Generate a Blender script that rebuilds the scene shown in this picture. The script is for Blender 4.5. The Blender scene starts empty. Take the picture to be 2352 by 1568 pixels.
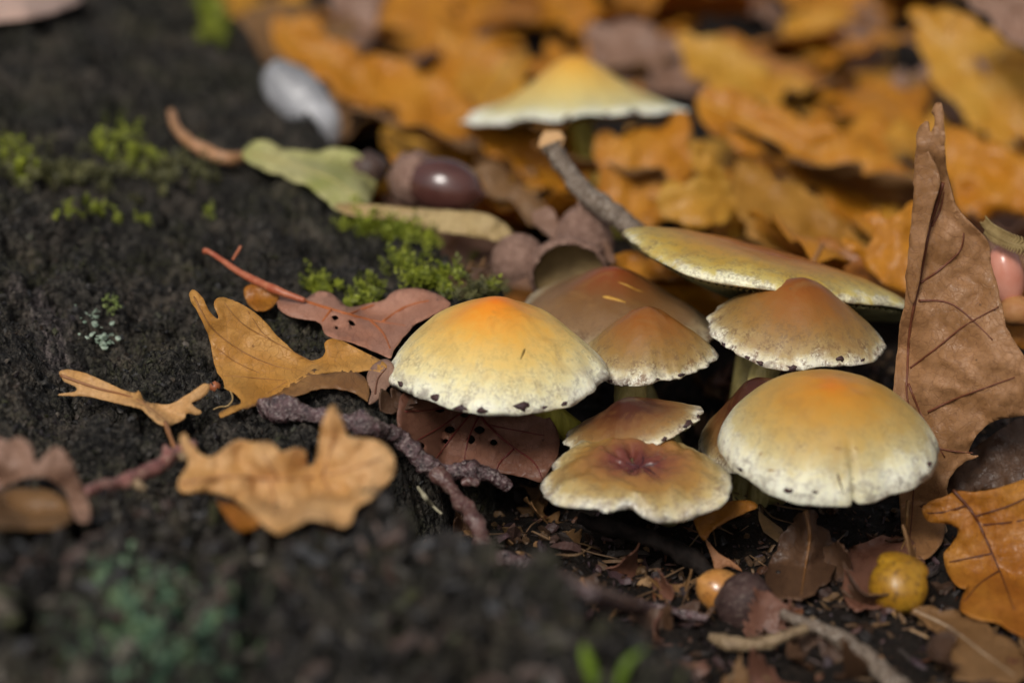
import bpy, math, random
import numpy as np
from mathutils import Vector, Matrix
from mathutils.geometry import delaunay_2d_cdt

random.seed(7); RNG = np.random.default_rng(7)
S = 0.01                      # the script thinks in centimetres, the scene is in metres
scene = bpy.context.scene
COL = scene.collection
R = math.radians

# ------------------------------------------------------------------ camera, sky, sun, exposure
D0, LENS, PITCH = 45.0, 85.0, R(22)
FWD = np.array([0, math.cos(PITCH), -math.sin(PITCH)])
UPV = np.array([0, math.sin(PITCH), math.cos(PITCH)])
CAM = -D0 * FWD
cam_data = bpy.data.cameras.new("camera"); cam = bpy.data.objects.new("camera", cam_data); COL.objects.link(cam)
cam_data.lens = LENS; cam_data.sensor_width = 36; cam_data.clip_start = 0.01; cam_data.clip_end = 200
cam.location = Vector(CAM * S); cam.rotation_euler = (math.pi/2 - PITCH, 0, 0)
cam_data.dof.use_dof = True; cam_data.dof.focus_distance = 44.6 * S; cam_data.dof.aperture_fstop = 8.6
scene.camera = cam

SUN_EL, SUN_AZ = R(46), R(202)          # azimuth clockwise from +Y (away from the camera): behind-left of it
world = bpy.data.worlds.new("World"); scene.world = world; world.use_nodes = True
wn = world.node_tree.nodes; wl = world.node_tree.links; wn.clear()
sky = wn.new('ShaderNodeTexSky'); sky.sky_type = 'NISHITA'; sky.sun_disc = False
sky.sun_elevation = SUN_EL; sky.sun_rotation = SUN_AZ; sky.dust_density = 4.0; sky.air_density = 1.0
hsv = wn.new('ShaderNodeHueSaturation'); hsv.inputs['Saturation'].default_value = 0.30
bg = wn.new('ShaderNodeBackground'); bg.inputs['Strength'].default_value = 0.062
wo = wn.new('ShaderNodeOutputWorld')
wl.new(sky.outputs[0], hsv.inputs['Color']); wl.new(hsv.outputs[0], bg.inputs['Color']); wl.new(bg.outputs[0], wo.inputs['Surface'])
sun_d = bpy.data.lights.new("sun", 'SUN'); sun = bpy.data.objects.new("sun", sun_d); COL.objects.link(sun)
sun_d.energy = 1.5; sun_d.angle = R(14); sun_d.color = (1.0, 0.95, 0.88)
sdir = Vector((math.sin(SUN_AZ)*math.cos(SUN_EL), math.cos(SUN_AZ)*math.cos(SUN_EL), math.sin(SUN_EL)))
sun.rotation_euler = (-sdir).to_track_quat('-Z', 'Y').to_euler()
sun.location = sdir * 2
scene.view_settings.view_transform = 'Standard'; scene.view_settings.look = 'None'
scene.view_settings.exposure = 0.45; scene.view_settings.gamma = 1.0
scene.render.engine = 'CYCLES'
scene.cycles.use_denoising = True
scene.cycles.max_bounces = 6; scene.cycles.diffuse_bounces = 3; scene.cycles.transmission_bounces = 3
scene.cycles.sample_clamp_indirect = 6

# ------------------------------------------------------------------ photograph geometry (2352 x 1568 reading of it)
K = 2352 / (36.0 / LENS * D0)           # pixels per cm at D0
def ray(px, py):
    u = (np.asarray(px, float) - 1176) / K / D0; v = (784 - np.asarray(py, float)) / K / D0
    u, v = np.broadcast_arrays(u, v)
    return FWD + u[..., None] * np.array([1., 0, 0]) + v[..., None] * UPV
def P(px, py, d): return CAM + ray(px, py) * np.asarray(d, float)[..., None]

# ------------------------------------------------------------------ noise
def _h(ix, iy, iz, seed):
    n = (ix * 374761393 + iy * 668265263 + iz * 1274126177 + seed * 974634777) & 0xFFFFFFFF
    n = ((n ^ (n >> 13)) * 1274126177) & 0xFFFFFFFF
    n = ((n ^ (n >> 16)) * 2246822519) & 0xFFFFFFFF
    return ((n ^ (n >> 15)) & 0xFFFFFF) / float(0xFFFFFF)
def vnoise(x, y, z=0.0, seed=0):
    x, y, z = np.broadcast_arrays(np.asarray(x, float), np.asarray(y, float), np.asarray(z, float))
    ix, iy, iz = np.floor(x).astype(np.int64), np.floor(y).astype(np.int64), np.floor(z).astype(np.int64)
    fx, fy, fz = x - ix, y - iy, z - iz
    fx, fy, fz = [t*t*t*(t*(t*6-15)+10) for t in (fx, fy, fz)]
    r = 0
    for a in (0, 1):
        for b in (0, 1):
            for c in (0, 1):
                w = (fx if a else 1-fx) * (fy if b else 1-fy) * (fz if c else 1-fz)
                r = r + w * _h(ix+a, iy+b, iz+c, seed)
    return r * 2 - 1
def fbm(x, y, z=0.0, o=4, seed=0):
    r, a = 0, 1.0
    for i in range(o):
        r = r + a * vnoise(np.asarray(x)*2**i, np.asarray(y)*2**i, np.asarray(z)*2**i, seed+i*17); a *= .5
    return r
def worley(x, y, seed=0):
    ix, iy = np.floor(x).astype(np.int64), np.floor(y).astype(np.int64)
    best = np.full(np.shape(x), 9.0)
    for a in (-1, 0, 1):
        for b in (-1, 0, 1):
            cx, cy = ix + a, iy + b
            dx = cx + _h(cx, cy, 0*cx, seed) - x; dy = cy + _h(cx, cy, 0*cx+1, seed) - y
            best = np.minimum(best, dx*dx + dy*dy)
    return np.sqrt(best)
def sstep(a, b, x):
    t = np.clip((x - a) / (b - a), 0, 1); return t*t*(3-2*t)

# ------------------------------------------------------------------ ground and root heights (cm)
EDGE_Y = [-60, -16, -13, -11, -9.2, -7.6, -6.2, -4.6, -2.8, -0.5, 1.5, 3.4, 10.6, 24, 34, 60]
EDGE_X = [9, 4.2, 2.9, 1.3, -0.5, -2.1, -2.6, -2.6, -2.2, -1.5, -0.8, -0.3, -3.3, -7.6, -10.5, -16]
def edge_x(y): return np.interp(y, EDGE_Y, EDGE_X)
def soil_z(x, y):
    z = -3.3 + 0.25*fbm(x*.25+9, y*.25, 0, 3, 3) + 0.02*np.clip(y-8, 0, 60)
    z = z + 0.5*np.exp(-((x-.6)**2/3+(y+3.5)**2/5)) - .5*np.exp(-((x-3.0)**2/6+(y+2.2)**2/2.5))
    return z
def root_z(x, y):
    s = edge_x(y) - x + 0.35*fbm(x*.5, y*.5, 0, 3, 11)
    z = -0.38 + 0.22*fbm(x*.22, y*.22, 3, 3, 5) + 0.13*fbm(x*.6, y*.6, 7, 2, 6)
    z = z + 0.75*np.exp(-((y+10.2)/2.6)**2) - 0.75*np.exp(-((y+5.2)/1.7)**2)*sstep(-11, -4, x)
    z = z + 0.16*np.clip(-7-x, 0, 12)**1.15 + 0.03*np.clip(y-9, 0, 30)*sstep(-4, -9, x)
    z = z - 0.55*np.exp(-((x+8.0)/.8)**2)*np.exp(-((y+1)/5)**2)
    return z - 3.9*(1-sstep(-1.5, 0.55, s))
def top_z(x, y): return np.maximum(soil_z(x, y), root_z(x, y))
# how far the bare ground and root lie along each line of sight, filled once their surfaces exist
CELL, PX0, PY0, NXC, NYC = 9.0, -90.0, -90.0, 284, 196
DM = np.full((NYC, NXC), 1e6)
def fill_depth(V):
    r = V - CAM; d = r @ FWD; k = d > 15; r, d = r[k], d[k]
    px = 1176 + r[:, 0]/d*D0*K; py = 784 - (r @ UPV)/d*D0*K
    i, j = ((px-PX0)/CELL).astype(int), ((py-PY0)/CELL).astype(int); ok = (i >= 0) & (i < NXC) & (j >= 0) & (j < NYC)
    np.minimum.at(DM, (j[ok], i[ok]), d[ok])
def close_depth():
    for _ in range(60):
        hole = DM > 1e5
        if not hole.any(): break
        p = np.pad(DM, 1, mode='edge'); nb = np.stack([p[1:-1, :-2], p[1:-1, 2:], p[:-2, 1:-1], p[2:, 1:-1]]); w = nb < 1e5
        av = np.where(w, nb, 0).sum(0)/np.maximum(w.sum(0), 1); DM[hole & (w.sum(0) > 0)] = av[hole & (w.sum(0) > 0)]
def smooth_depth():
    a = DM.copy()
    for ax in (0, 1): a = np.min([np.roll(a, k, ax) for k in (-2, -1, 0, 1, 2)], 0)
    for ax in (0, 1): a = np.mean([np.roll(a, k, ax) for k in (-2, -1, 0, 1, 2)], 0)
    return a
def gdepth(px, py, DM=None):
    DM = globals()['DM'] if DM is None else DM
    x = np.clip((np.asarray(px, float)-PX0)/CELL-.5, 0, NXC-1.001); y = np.clip((np.asarray(py, float)-PY0)/CELL-.5, 0, NYC-1.001)
    i, j = x.astype(int), y.astype(int); fx, fy = x-i, y-j
    return (DM[j, i]*(1-fx)+DM[j, i+1]*fx)*(1-fy)+(DM[j+1, i]*(1-fx)+DM[j+1, i+1]*fx)*fy
def G(px, py, lift=0.0): return P(px, py, gdepth(px, py)-2.4*lift)
def on_top(x, y, lift=0.0): return np.array([x, y, float(top_z(np.array(x), np.array(y))) + lift])

# ------------------------------------------------------------------ object helpers
ORIGIN = {}
def mesh_obj(name, V, F, mat, parent=None, uv=None, attrs=None, smooth=True, origin=None, mats=None, mat_idx=None):
    V = np.asarray(V, float)
    if origin is None:
        origin = ORIGIN[parent.name] if parent is not None else np.array([V[:, 0].mean(), V[:, 1].mean(), V[:, 2].min()])
    me = bpy.data.meshes.new(name)
    if isinstance(F, np.ndarray):
        n, k = F.shape
        me.vertices.add(len(V)); me.vertices.foreach_set('co', ((V - origin) * S).astype(np.float32).ravel())
        me.loops.add(n*k); me.loops.foreach_set('vertex_index', F.astype(np.int32).ravel())
        me.polygons.add(n); me.polygons.foreach_set('loop_start', np.arange(0, n*k, k, dtype=np.int32))
        me.update(calc_edges=True)
    else:
        me.from_pydata(((V - origin) * S).tolist(), [], F)
    me.polygons.foreach_set('use_smooth', [smooth]*len(me.polygons))
    if uv is not None:
        li = np.zeros(len(me.loops), np.int32); me.loops.foreach_get('vertex_index', li)
        me.uv_layers.new(name='UVMap').data.foreach_set('uv', np.asarray(uv, np.float32)[li].ravel())
    for k, a in (attrs or {}).items():
        a = np.asarray(a, np.float32)
        if a.ndim == 2:
            at = me.attributes.new(k, 'FLOAT_COLOR', 'POINT')
            at.data.foreach_set('color', np.concatenate([a, np.ones((len(a), 1), np.float32)], 1).ravel())
        else:
            me.attributes.new(k, 'FLOAT', 'POINT').data.foreach_set('value', a)
    for m in (mats or [mat]): me.materials.append(m)
    if mat_idx is not None: me.polygons.foreach_set('material_index', np.asarray(mat_idx, np.int32))
    me.update()
    o = bpy.data.objects.new(name, me); COL.objects.link(o)
    if parent is not None:
        o.parent = parent; o.location = Vector((np.asarray(origin) - ORIGIN[parent.name]) * S)
        if parent.parent is not None: o.location = (0, 0, 0)
    else:
        o.location = Vector(np.asarray(origin) * S)
    ORIGIN[o.name] = np.asarray(origin, float)
    return o
def tag(o, label, cat=None, group=None, kind=None):
    if label: o['label'] = label
    if cat: o['category'] = cat
    if group: o['group'] = group
    if kind: o['kind'] = kind
    return o
def thing(name, label, cat, origin, group=None):
    o = bpy.data.objects.new(name, None); COL.objects.link(o); o.empty_display_size = .005
    o.location = Vector(np.asarray(origin, float) * S); ORIGIN[o.name] = np.asarray(origin, float)
    return tag(o, label, cat, group)
def solid(o, t): 
    m = o.modifiers.new('thickness', 'SOLIDIFY'); m.thickness = t * S; m.offset = 0; return o

def catmull(pts, n=6, closed=False):
    p = np.asarray(pts, float); out = []
    m = len(p)
    for i in range(m if closed else m-1):
        if closed: a, b, c, d = p[(i-1) % m], p[i], p[(i+1) % m], p[(i+2) % m]
        else: a, b, c, d = p[max(i-1, 0)], p[i], p[i+1], p[min(i+2, m-1)]
        t = (np.arange(n)/n)[:, None]
        out.append(.5*((2*b)+(-a+c)*t+(2*a-5*b+4*c-d)*t*t+(-a+3*b-3*c+d)*t**3))
    if not closed: out.append(p[-1:])
    return np.concatenate(out)
def inside(q, poly):
    x, y = q[:, 0], q[:, 1]; r = np.zeros(len(q), bool); j = len(poly)-1
    for i in range(len(poly)):
        xi, yi = poly[i]; xj, yj = poly[j]
        c = ((yi > y) != (yj > y)) & (x < (xj-xi)*(y-yi)/((yj-yi) or 1e-9)+xi)
        r ^= c; j = i
    return r
def tube(path, radii, seg=10, rough=0.0, freq=3.0, seed=0, cap=True, flat=1.0):
    p = np.asarray(path, float); n = len(p); r = np.interp(np.linspace(0, 1, n), np.linspace(0, 1, len(radii)), radii)
    t = np.gradient(p, axis=0); t /= np.linalg.norm(t, axis=1)[:, None] + 1e-12
    ref = np.array([0, 0, 1.]) if abs(t[0][2]) < .9 else np.array([1., 0, 0])
    V = []; nrm = ref
    for i in range(n):
        nrm = nrm - t[i]*np.dot(nrm, t[i]); nrm /= np.linalg.norm(nrm); b = np.cross(t[i], nrm)
        a = np.linspace(0, 2*np.pi, seg, endpoint=False)
        V.append(p[i] + r[i]*(np.cos(a)[:, None]*nrm*flat + np.sin(a)[:, None]*b))
    V = np.concatenate(V)
    if rough:
        c = np.repeat(p, seg, 0); dv = V - c
        k = 1 + rough*fbm(V[:, 0]*freq, V[:, 1]*freq, V[:, 2]*freq, 4, seed) + .5*rough*np.clip(fbm(V[:, 0]*freq*2.7, V[:, 1]*freq*2.7, V[:, 2]*freq*2.7, 2, seed+4)-.1, 0, 1); V = c + dv*k[:, None]
    F = []
    for i in range(n-1):
        for j in range(seg):
            F.append((i*seg+j, i*seg+(j+1) % seg, (i+1)*seg+(j+1) % seg, (i+1)*seg+j))
    if cap: F.append(tuple(range(seg-1, -1, -1))); F.append(tuple((n-1)*seg+j for j in range(seg)))
    return V, F
def ellipsoid(c, r, axis=(0, 0, 1), tip=0.0, nu=28, nv=18, rough=0, freq=2, seed=0):
    """lathe along axis; tip > 0 pulls out a small point at the + end"""
    a = np.array(axis, float); a /= np.linalg.norm(a)
    q = Vector(a).to_track_quat('Z', 'Y').to_matrix(); M = np.array(q)
    th = np.linspace(0, np.pi, nv); ph = np.linspace(0, 2*np.pi, nu, endpoint=False)
    V = []
    for t in th:
        z = np.cos(t)*r[1]; rad = np.sin(t)*r[0]
        if tip and t < .35: z += tip*(1-t/.35)**2
        V.append(np.stack([rad*np.cos(ph), rad*np.sin(ph), np.full(nu, z)], 1))
    V = np.concatenate(V)
    if rough: V = V*(1+rough*fbm(V[:, 0]*freq, V[:, 1]*freq, V[:, 2]*freq, 3, seed))[:, None]
    V = V @ M.T + np.asarray(c)
    F = [(i*nu+j, (i+1)*nu+j, (i+1)*nu+(j+1) % nu, i*nu+(j+1) % nu) for i in range(nv-1) for j in range(nu)]
    return V, F

# ------------------------------------------------------------------ materials
def new_mat(name):
    m = bpy.data.materials.new(name); m.use_nodes = True; nt = m.node_tree; nt.nodes.clear()
    return m, nt.nodes, nt.links
class NB:
    """small node builder"""
    def __init__(s, name): s.m, s.n, s.l = new_mat(name)
    def node(s, t, **kw):
        o = s.n.new(t)
        for k, v in kw.items():
            if k.startswith('i_'): s.put(o.inputs[k[2:].replace('_', ' ')], v)
            else: setattr(o, k, v)
        return o
    def put(s, sock, v):
        if hasattr(v, 'is_output'): s.l.new(v, sock)
        elif isinstance(v, tuple) and len(v) == 3 and sock.type == 'RGBA': sock.default_value = (*v, 1)
        else: sock.default_value = v
    def math(s, op, a, b=0.0, c=None, clamp=False):
        o = s.n.new('ShaderNodeMath'); o.operation = op; o.use_clamp = clamp
        s.put(o.inputs[0], a); s.put(o.inputs[1], b)
        if c is not None: s.put(o.inputs[2], c)
        return o.outputs[0]
    def mix(s, f, a, b, mode='MIX'):
        o = s.n.new('ShaderNodeMix'); o.data_type = 'RGBA'; o.blend_type = mode
        s.put(o.inputs[0], f); s.put(o.inputs[6], a); s.put(o.inputs[7], b); return o.outputs[2]
    def ramp(s, f, stops, interp='LINEAR'):
        o = s.n.new('ShaderNodeValToRGB'); e = o.color_ramp.elements; o.color_ramp.interpolation = interp
        while len(e) < len(stops): e.new(.5)
        for k, (p, c) in zip(e, stops): k.position = p; k.color = (*c, 1) if len(c) == 3 else c
        s.put(o.inputs[0], f); return o.outputs[0]
    def noise(s, vec, scale, detail=3.0, rough=.55, dist=0.0):
        o = s.node('ShaderNodeTexNoise'); s.put(o.inputs['Vector'], vec); s.put(o.inputs['Scale'], scale)
        s.put(o.inputs['Detail'], detail); s.put(o.inputs['Roughness'], rough); s.put(o.inputs['Distortion'], dist); return o.outputs[0]
    def voro(s, vec, scale, feature='F1', out=0, rnd=1.0):
        o = s.node('ShaderNodeTexVoronoi', feature=feature); s.put(o.inputs['Vector'], vec); s.put(o.inputs['Scale'], scale)
        o.inputs['Randomness'].default_value = rnd; return o.outputs[out]
    def maprange(s, v, a, b, c=0.0, d=1.0):
        o = s.node('ShaderNodeMapRange'); s.put(o.inputs[0], v)
        for i, q in enumerate((a, b, c, d)): o.inputs[i+1].default_value = q
        return o.outputs[0]
    def attr(s, name, out='Fac'): return s.node('ShaderNodeAttribute', attribute_name=name).outputs[out]
    def pos(s):
        g = s.node('ShaderNodeNewGeometry'); o = s.node('ShaderNodeVectorMath', operation='SCALE')
        s.l.new(g.outputs['Position'], o.inputs[0]); o.inputs['Scale'].default_value = 100; return o.outputs[0]
    def uv(s): return s.node('ShaderNodeUVMap').outputs[0]
    def bump(s, h, strength=.5, dist=.05):
        o = s.node('ShaderNodeBump'); s.put(o.inputs['Height'], h); o.inputs['Strength'].default_value = strength
        o.inputs['Distance'].default_value = dist * S; return o.outputs[0]
    def out(s, col, rough=.5, normal=None, spec=.5, transl=0.0, tcol=None, sss=0.0, coat=0.0):
        b = s.n.new('ShaderNodeBsdfPrincipled'); s.put(b.inputs['Base Color'], col); s.put(b.inputs['Roughness'], rough)
        s.put(b.inputs['Specular IOR Level'], spec)
        if normal is not None: s.l.new(normal, b.inputs['Normal'])
        if coat: b.inputs['Coat Weight'].default_value = coat; b.inputs['Coat Roughness'].default_value = .15
        if sss:
            b.inputs['Subsurface Weight'].default_value = sss; b.inputs['Subsurface Radius'].default_value = (1, .55, .25)
            b.inputs['Subsurface Scale'].default_value = .12 * S
        sh = b.outputs[0]
        if transl:
            t = s.n.new('ShaderNodeBsdfTranslucent'); s.put(t.inputs['Color'], tcol if tcol is not None else col)
            x = s.n.new('ShaderNodeMixShader'); x.inputs[0].default_value = transl
            s.l.new(sh, x.inputs[1]); s.l.new(t.outputs[0], x.inputs[2]); sh = x.outputs[0]
        o = s.n.new('ShaderNodeOutputMaterial'); s.l.new(sh, o.inputs['Surface']); return s.m

def leaf_mat(name, a, b, spot=(.05, .02, .01), vein=None, transl=.25, rough=.42, blotch=.9, spots=.5, spec=.4):
    B = NB(name); uv = B.uv()
    n1 = B.noise(uv, blotch, 4, .6, .4); n2 = B.noise(uv, 7, 4, .6)
    c = B.mix(B.maprange(n1, .35, .65), a, b)
    c = B.mix(B.maprange(n2, .45, .75, 0, .35), c, tuple(x*.55 for x in a))
    wv = B.node('ShaderNodeVectorMath', operation='ADD'); B.put(wv.inputs[0], uv); nz = B.node('ShaderNodeTexNoise'); B.put(nz.inputs['Vector'], uv); nz.inputs['Scale'].default_value = 3; sc_ = B.node('ShaderNodeVectorMath', operation='SCALE'); B.l.new(nz.outputs['Color'], sc_.inputs[0]); sc_.inputs['Scale'].default_value = .25; B.l.new(sc_.outputs[0], wv.inputs[1])
    e = B.voro(wv.outputs[0], 7.5, 'DISTANCE_TO_EDGE'); e2 = B.voro(wv.outputs[0], 21, 'DISTANCE_TO_EDGE')
    net = B.maprange(e, 0, .05, 1, 0); net2 = B.maprange(e2, 0, .07, 1, 0)
    vc = vein or tuple(x*.5 for x in a)
    c = B.mix(B.math('MULTIPLY', net, .32), c, vc); c = B.mix(B.math('MULTIPLY', net2, .24), c, vc)
    sp = B.voro(uv, 3.2); s2 = B.noise(uv, 2.2, 2)
    m = B.math('MULTIPLY', B.maprange(sp, .05, .11, 1, 0), B.maprange(s2, .5, .58))
    c = B.mix(B.math('MULTIPLY', m, spots), c, spot)
    big = B.maprange(B.noise(uv, 1.7, 5, .65, 1), .62, .74)
    c = B.mix(B.math('MULTIPLY', big, spots*.8), c, tuple(.5*x+.3*y for x, y in zip(a, spot)))
    h = B.math('ADD', B.math('MULTIPLY', n2, .5), B.math('MULTIPLY', net, -.5))
    h = B.math('ADD', h, B.math('MULTIPLY', net2, -.25))
    return B.out(c, B.maprange(n1, .3, .7, rough-.1, rough+.15), B.bump(h, .45, .03), spec, transl)
def plain_mat(name, a, b, scale=3, rough=.6, bump=.5, spec=.4, fine=14, c3=None, coat=0, transl=0, bd=.04):
    B = NB(name); p = B.pos()
    n1 = B.noise(p, scale, 5, .65, .3); n2 = B.noise(p, fine, 3, .6)
    c = B.mix(B.maprange(n1, .35, .65), a, b)
    if c3: c = B.mix(B.maprange(n2, .52, .68, 0, .9), c, c3)
    h = B.math('ADD', B.math('MULTIPLY', n1, .6), B.math('MULTIPLY', n2, .4))
    return B.out(c, rough, B.bump(h, bump, bd), spec, transl, coat=coat)

def root_mat():
    B = NB('rotten_wood'); p = B.pos()
    n1 = B.noise(p, .35, 4, .6, .5); n2 = B.noise(p, 2.6, 5, .65); n3 = B.noise(p, 13, 4, .7); n4 = B.noise(p, 38, 3, .6)
    c = B.mix(B.maprange(n2, .35, .65), (.006, .0055, .0055), (.030, .027, .024))
    big = B.noise(p, .9, 3, .6, .6); c = B.mix(B.maprange(big, .49, .62, 0, .9), c, (.115, .092, .070)); c = B.mix(B.maprange(big, .46, .30, 0, .85), c, (.0035, .0032, .0035))
    c = B.mix(B.maprange(n3, .48, .68), c, (.085, .076, .064))
    gm = B.math('MULTIPLY', B.maprange(n1, .46, .66), B.maprange(n3, .42, .6))
    c = B.mix(B.math('MULTIPLY', gm, .75), c, (.075, .078, .022))
    c = B.mix(B.math('MULTIPLY', B.maprange(n4, .64, .72), .55), c, (.10, .092, .082))
    # bare weathered fibres where the bark has come off
    sep = B.node('ShaderNodeSeparateXYZ'); B.l.new(p, sep.inputs[0])
    a, b = G(60, 640), G(160, 900); dx, dy = b[0]-a[0], b[1]-a[1]; L = math.hypot(dx, dy); nx, ny = -dy/L, dx/L
    off = B.math('ADD', B.math('MULTIPLY', B.math('SUBTRACT', sep.outputs[0], float(a[0])), nx), B.math('MULTIPLY', B.math('SUBTRACT', sep.outputs[1], float(a[1])), ny))
    al = B.math('ADD', B.math('MULTIPLY', B.math('SUBTRACT', sep.outputs[0], float(a[0])), dx/L), B.math('MULTIPLY', B.math('SUBTRACT', sep.outputs[1], float(a[1])), dy/L))
    off2 = B.math('ADD', off, B.math('MULTIPLY', B.math('SUBTRACT', n2, .5), 1.6))
    m = B.math('MULTIPLY', B.maprange(B.math('ABSOLUTE', off2), .15, .55, 1, 0), B.maprange(B.math('ABSOLUTE', B.math('SUBTRACT', al, L*.5)), L*.35, L*.62, 1, 0))
    cv = B.node('ShaderNodeCombineXYZ'); B.put(cv.inputs[0], B.math('MULTIPLY', off, 9)); B.put(cv.inputs[1], B.math('MULTIPLY', al, 1.1))
    fib = B.noise(cv.outputs[0], 1.0, 4, .65)
    c = B.mix(B.math('MULTIPLY', m, .9), c, B.ramp(fib, [(.35, (.012, .01, .012)), (.52, (.10, .08, .08)), (.68, (.34, .28, .25))]))
    v1 = B.node('ShaderNodeTexVoronoi'); B.put(v1.inputs['Vector'], p); v1.inputs['Scale'].default_value = 6.5
    v2 = B.node('ShaderNodeTexVoronoi'); B.put(v2.inputs['Vector'], p); v2.inputs['Scale'].default_value = 15
    sv = B.node('ShaderNodeSeparateColor'); B.l.new(v1.outputs['Color'], sv.inputs[0]); sw = B.node('ShaderNodeSeparateColor'); B.l.new(v2.outputs['Color'], sw.inputs[0])
    c = B.mix(B.maprange(sv.outputs[0], .55, 1, 0, .55), c, (.10, .088, .072)); c = B.mix(B.maprange(sv.outputs[1], .5, 1, 0, .8), c, (.006, .005, .005))
    c = B.mix(B.maprange(sw.outputs[0], .8, 1, 0, .6), c, (.085, .077, .064)); c = B.mix(B.maprange(sw.outputs[1], .6, 1, 0, .7), c, (.005, .005, .005))
    h = B.math('ADD', B.math('MULTIPLY', n3, .5), B.math('MULTIPLY', n4, .3)); h = B.math('SUBTRACT', h, B.math('MULTIPLY', v1.outputs[0], .9)); h = B.math('SUBTRACT', h, B.math('MULTIPLY', v2.outputs[0], .45))
    # crusty blue green lichen stain on the near hump
    q = G(365, 1440); dl = B.node('ShaderNodeVectorMath', operation='DISTANCE'); B.l.new(p, dl.inputs[0]); dl.inputs[1].default_value = tuple(q)
    lm = B.math('ADD', B.math('MULTIPLY', dl.outputs['Value'], -.62), B.math('MULTIPLY', B.noise(p, 2.2, 4, .65, .6), 2.3))
    lm = B.math('MULTIPLY', B.maprange(lm, .25, .60), B.maprange(n3, .40, .56))
    c = B.mix(lm, c, B.mix(B.maprange(n2, .4, .6), (.08, .19, .13), (.26, .38, .19)))
    return B.out(c, B.maprange(n3, .3, .7, .8, .45), B.bump(h, 1.0, .16), .22)
def soil_mat():
    B = NB('leaf_mould'); p = B.pos()
    n2 = B.noise(p, 2.2, 5, .65); n3 = B.noise(p, 9, 4, .7)
    c = B.mix(B.maprange(n2, .35, .65), (.004, .0028, .002), (.014, .009, .006))
    c = B.mix(B.maprange(n3, .52, .72), c, (.038, .022, .013))
    return B.out(c, .7, B.bump(n3, 1.0, .12), .25)

def cap_mat(name, stops, mottle=.5, rimdark=.5, gloss=.32, speck=(.14, .07, .032)):
    """pigment rings from the middle of the cap to its margin, fibrils, veil scales"""
    B = NB(name); rad = B.attr('rad'); p = B.attr('loc', 'Vector'); pol = B.attr('pol', 'Vector')
    n1 = B.noise(p, .9, 3, .6); n2 = B.noise(p, 5, 5, .65, .4); n3 = B.noise(pol, 1.0, 4, .65); nf = B.noise(p, 17, 3, .7)
    t = B.math('ADD', rad, B.math('MULTIPLY', B.math('SUBTRACT', n1, .5), .28))
    t = B.math('ADD', t, B.math('MULTIPLY', B.math('SUBTRACT', n2, .5), .22))
    t = B.math('ADD', t, B.math('MULTIPLY', B.math('SUBTRACT', n3, .5), .05))
    c = B.ramp(t, stops)
    edge = B.maprange(rad, .35, .9)
    k = B.math('MULTIPLY', B.maprange(n2, .47-.05*mottle, .62-.03*mottle), B.maprange(nf, .38, .56))
    c = B.mix(B.math('MULTIPLY', B.math('MULTIPLY', k, edge), B.math('MULTIPLY', mottle, .85)), c, speck)
    pt = B.maprange(B.noise(p, 1.6, 4, .6, .8), .52, .68); c = B.mix(B.math('MULTIPLY', pt, mottle*.75), c, B.mix(.6, c, (.26, .13, .04)))
    fibr = B.math('MULTIPLY', B.maprange(n3, .52, .75), B.maprange(rad, .3, .8))
    c = B.mix(B.math('MULTIPLY', fibr, mottle*.4), c, (.22, .13, .06))
    rim = B.math('MULTIPLY', B.maprange(rad, .90, .985), B.maprange(B.noise(p, 2.6, 4, .65), .53, .60))
    c = B.mix(B.math('MULTIPLY', rim, B.math('MULTIPLY', rimdark, .75)), c, (.09, .05, .045))
    sv = B.voro(p, 2.6); sm = B.math('MULTIPLY', B.maprange(sv, .04, .10, 1, 0), B.maprange(B.noise(p, 1.3, 2), .50, .60))
    c = B.mix(B.math('MULTIPLY', sm, .6), c, (.16, .08, .03))
    h = B.math('ADD', B.math('MULTIPLY', n2, .5), B.math('MULTIPLY', nf, .3)); h = B.math('ADD', h, B.math('MULTIPLY', n3, .2))
    return B.out(c, B.maprange(rad, .2, .9, gloss, gloss+.22), B.bump(h, .35, .03), .30, sss=.08, coat=.04)

# ================================================================== THE GROUND AND THE ROOT
def grid_mesh(xs, ys):
    X, Y = np.meshgrid(xs, ys); nx, ny = len(xs), len(ys)
    i = np.arange(nx*ny).reshape(ny, nx)
    F = np.stack([i[:-1, :-1], i[:-1, 1:], i[1:, 1:], i[1:, :-1]], -1).reshape(-1, 4)
    return X.ravel(), Y.ravel(), F
def spread(a, b, far, n=18): # coarse lines from a out to far
    return a + (far-a)*(np.linspace(0, 1, n+1)[1:]**3.2)
xs = np.concatenate([spread(-9, 0, -3000)[::-1], np.arange(-9, 17, .085), spread(17, 0, 3000)])
ys = np.concatenate([spread(-12, 0, -3000)[::-1], np.arange(-12, 7, .085), np.arange(7, 66, .28), spread(66, 0, 3000)])
x, y, F = grid_mesh(xs, ys)
z = soil_z(x, y) + .10*fbm(x*1.7, y*1.7, 0, 3, 21) + .10*(.5-worley(x*2.3, y*2.3, 4)) + .05*(.5-worley(x*5.5, y*5.5, 5))
ground_V, ground_F = np.stack([x, y, z], 1), F

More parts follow.
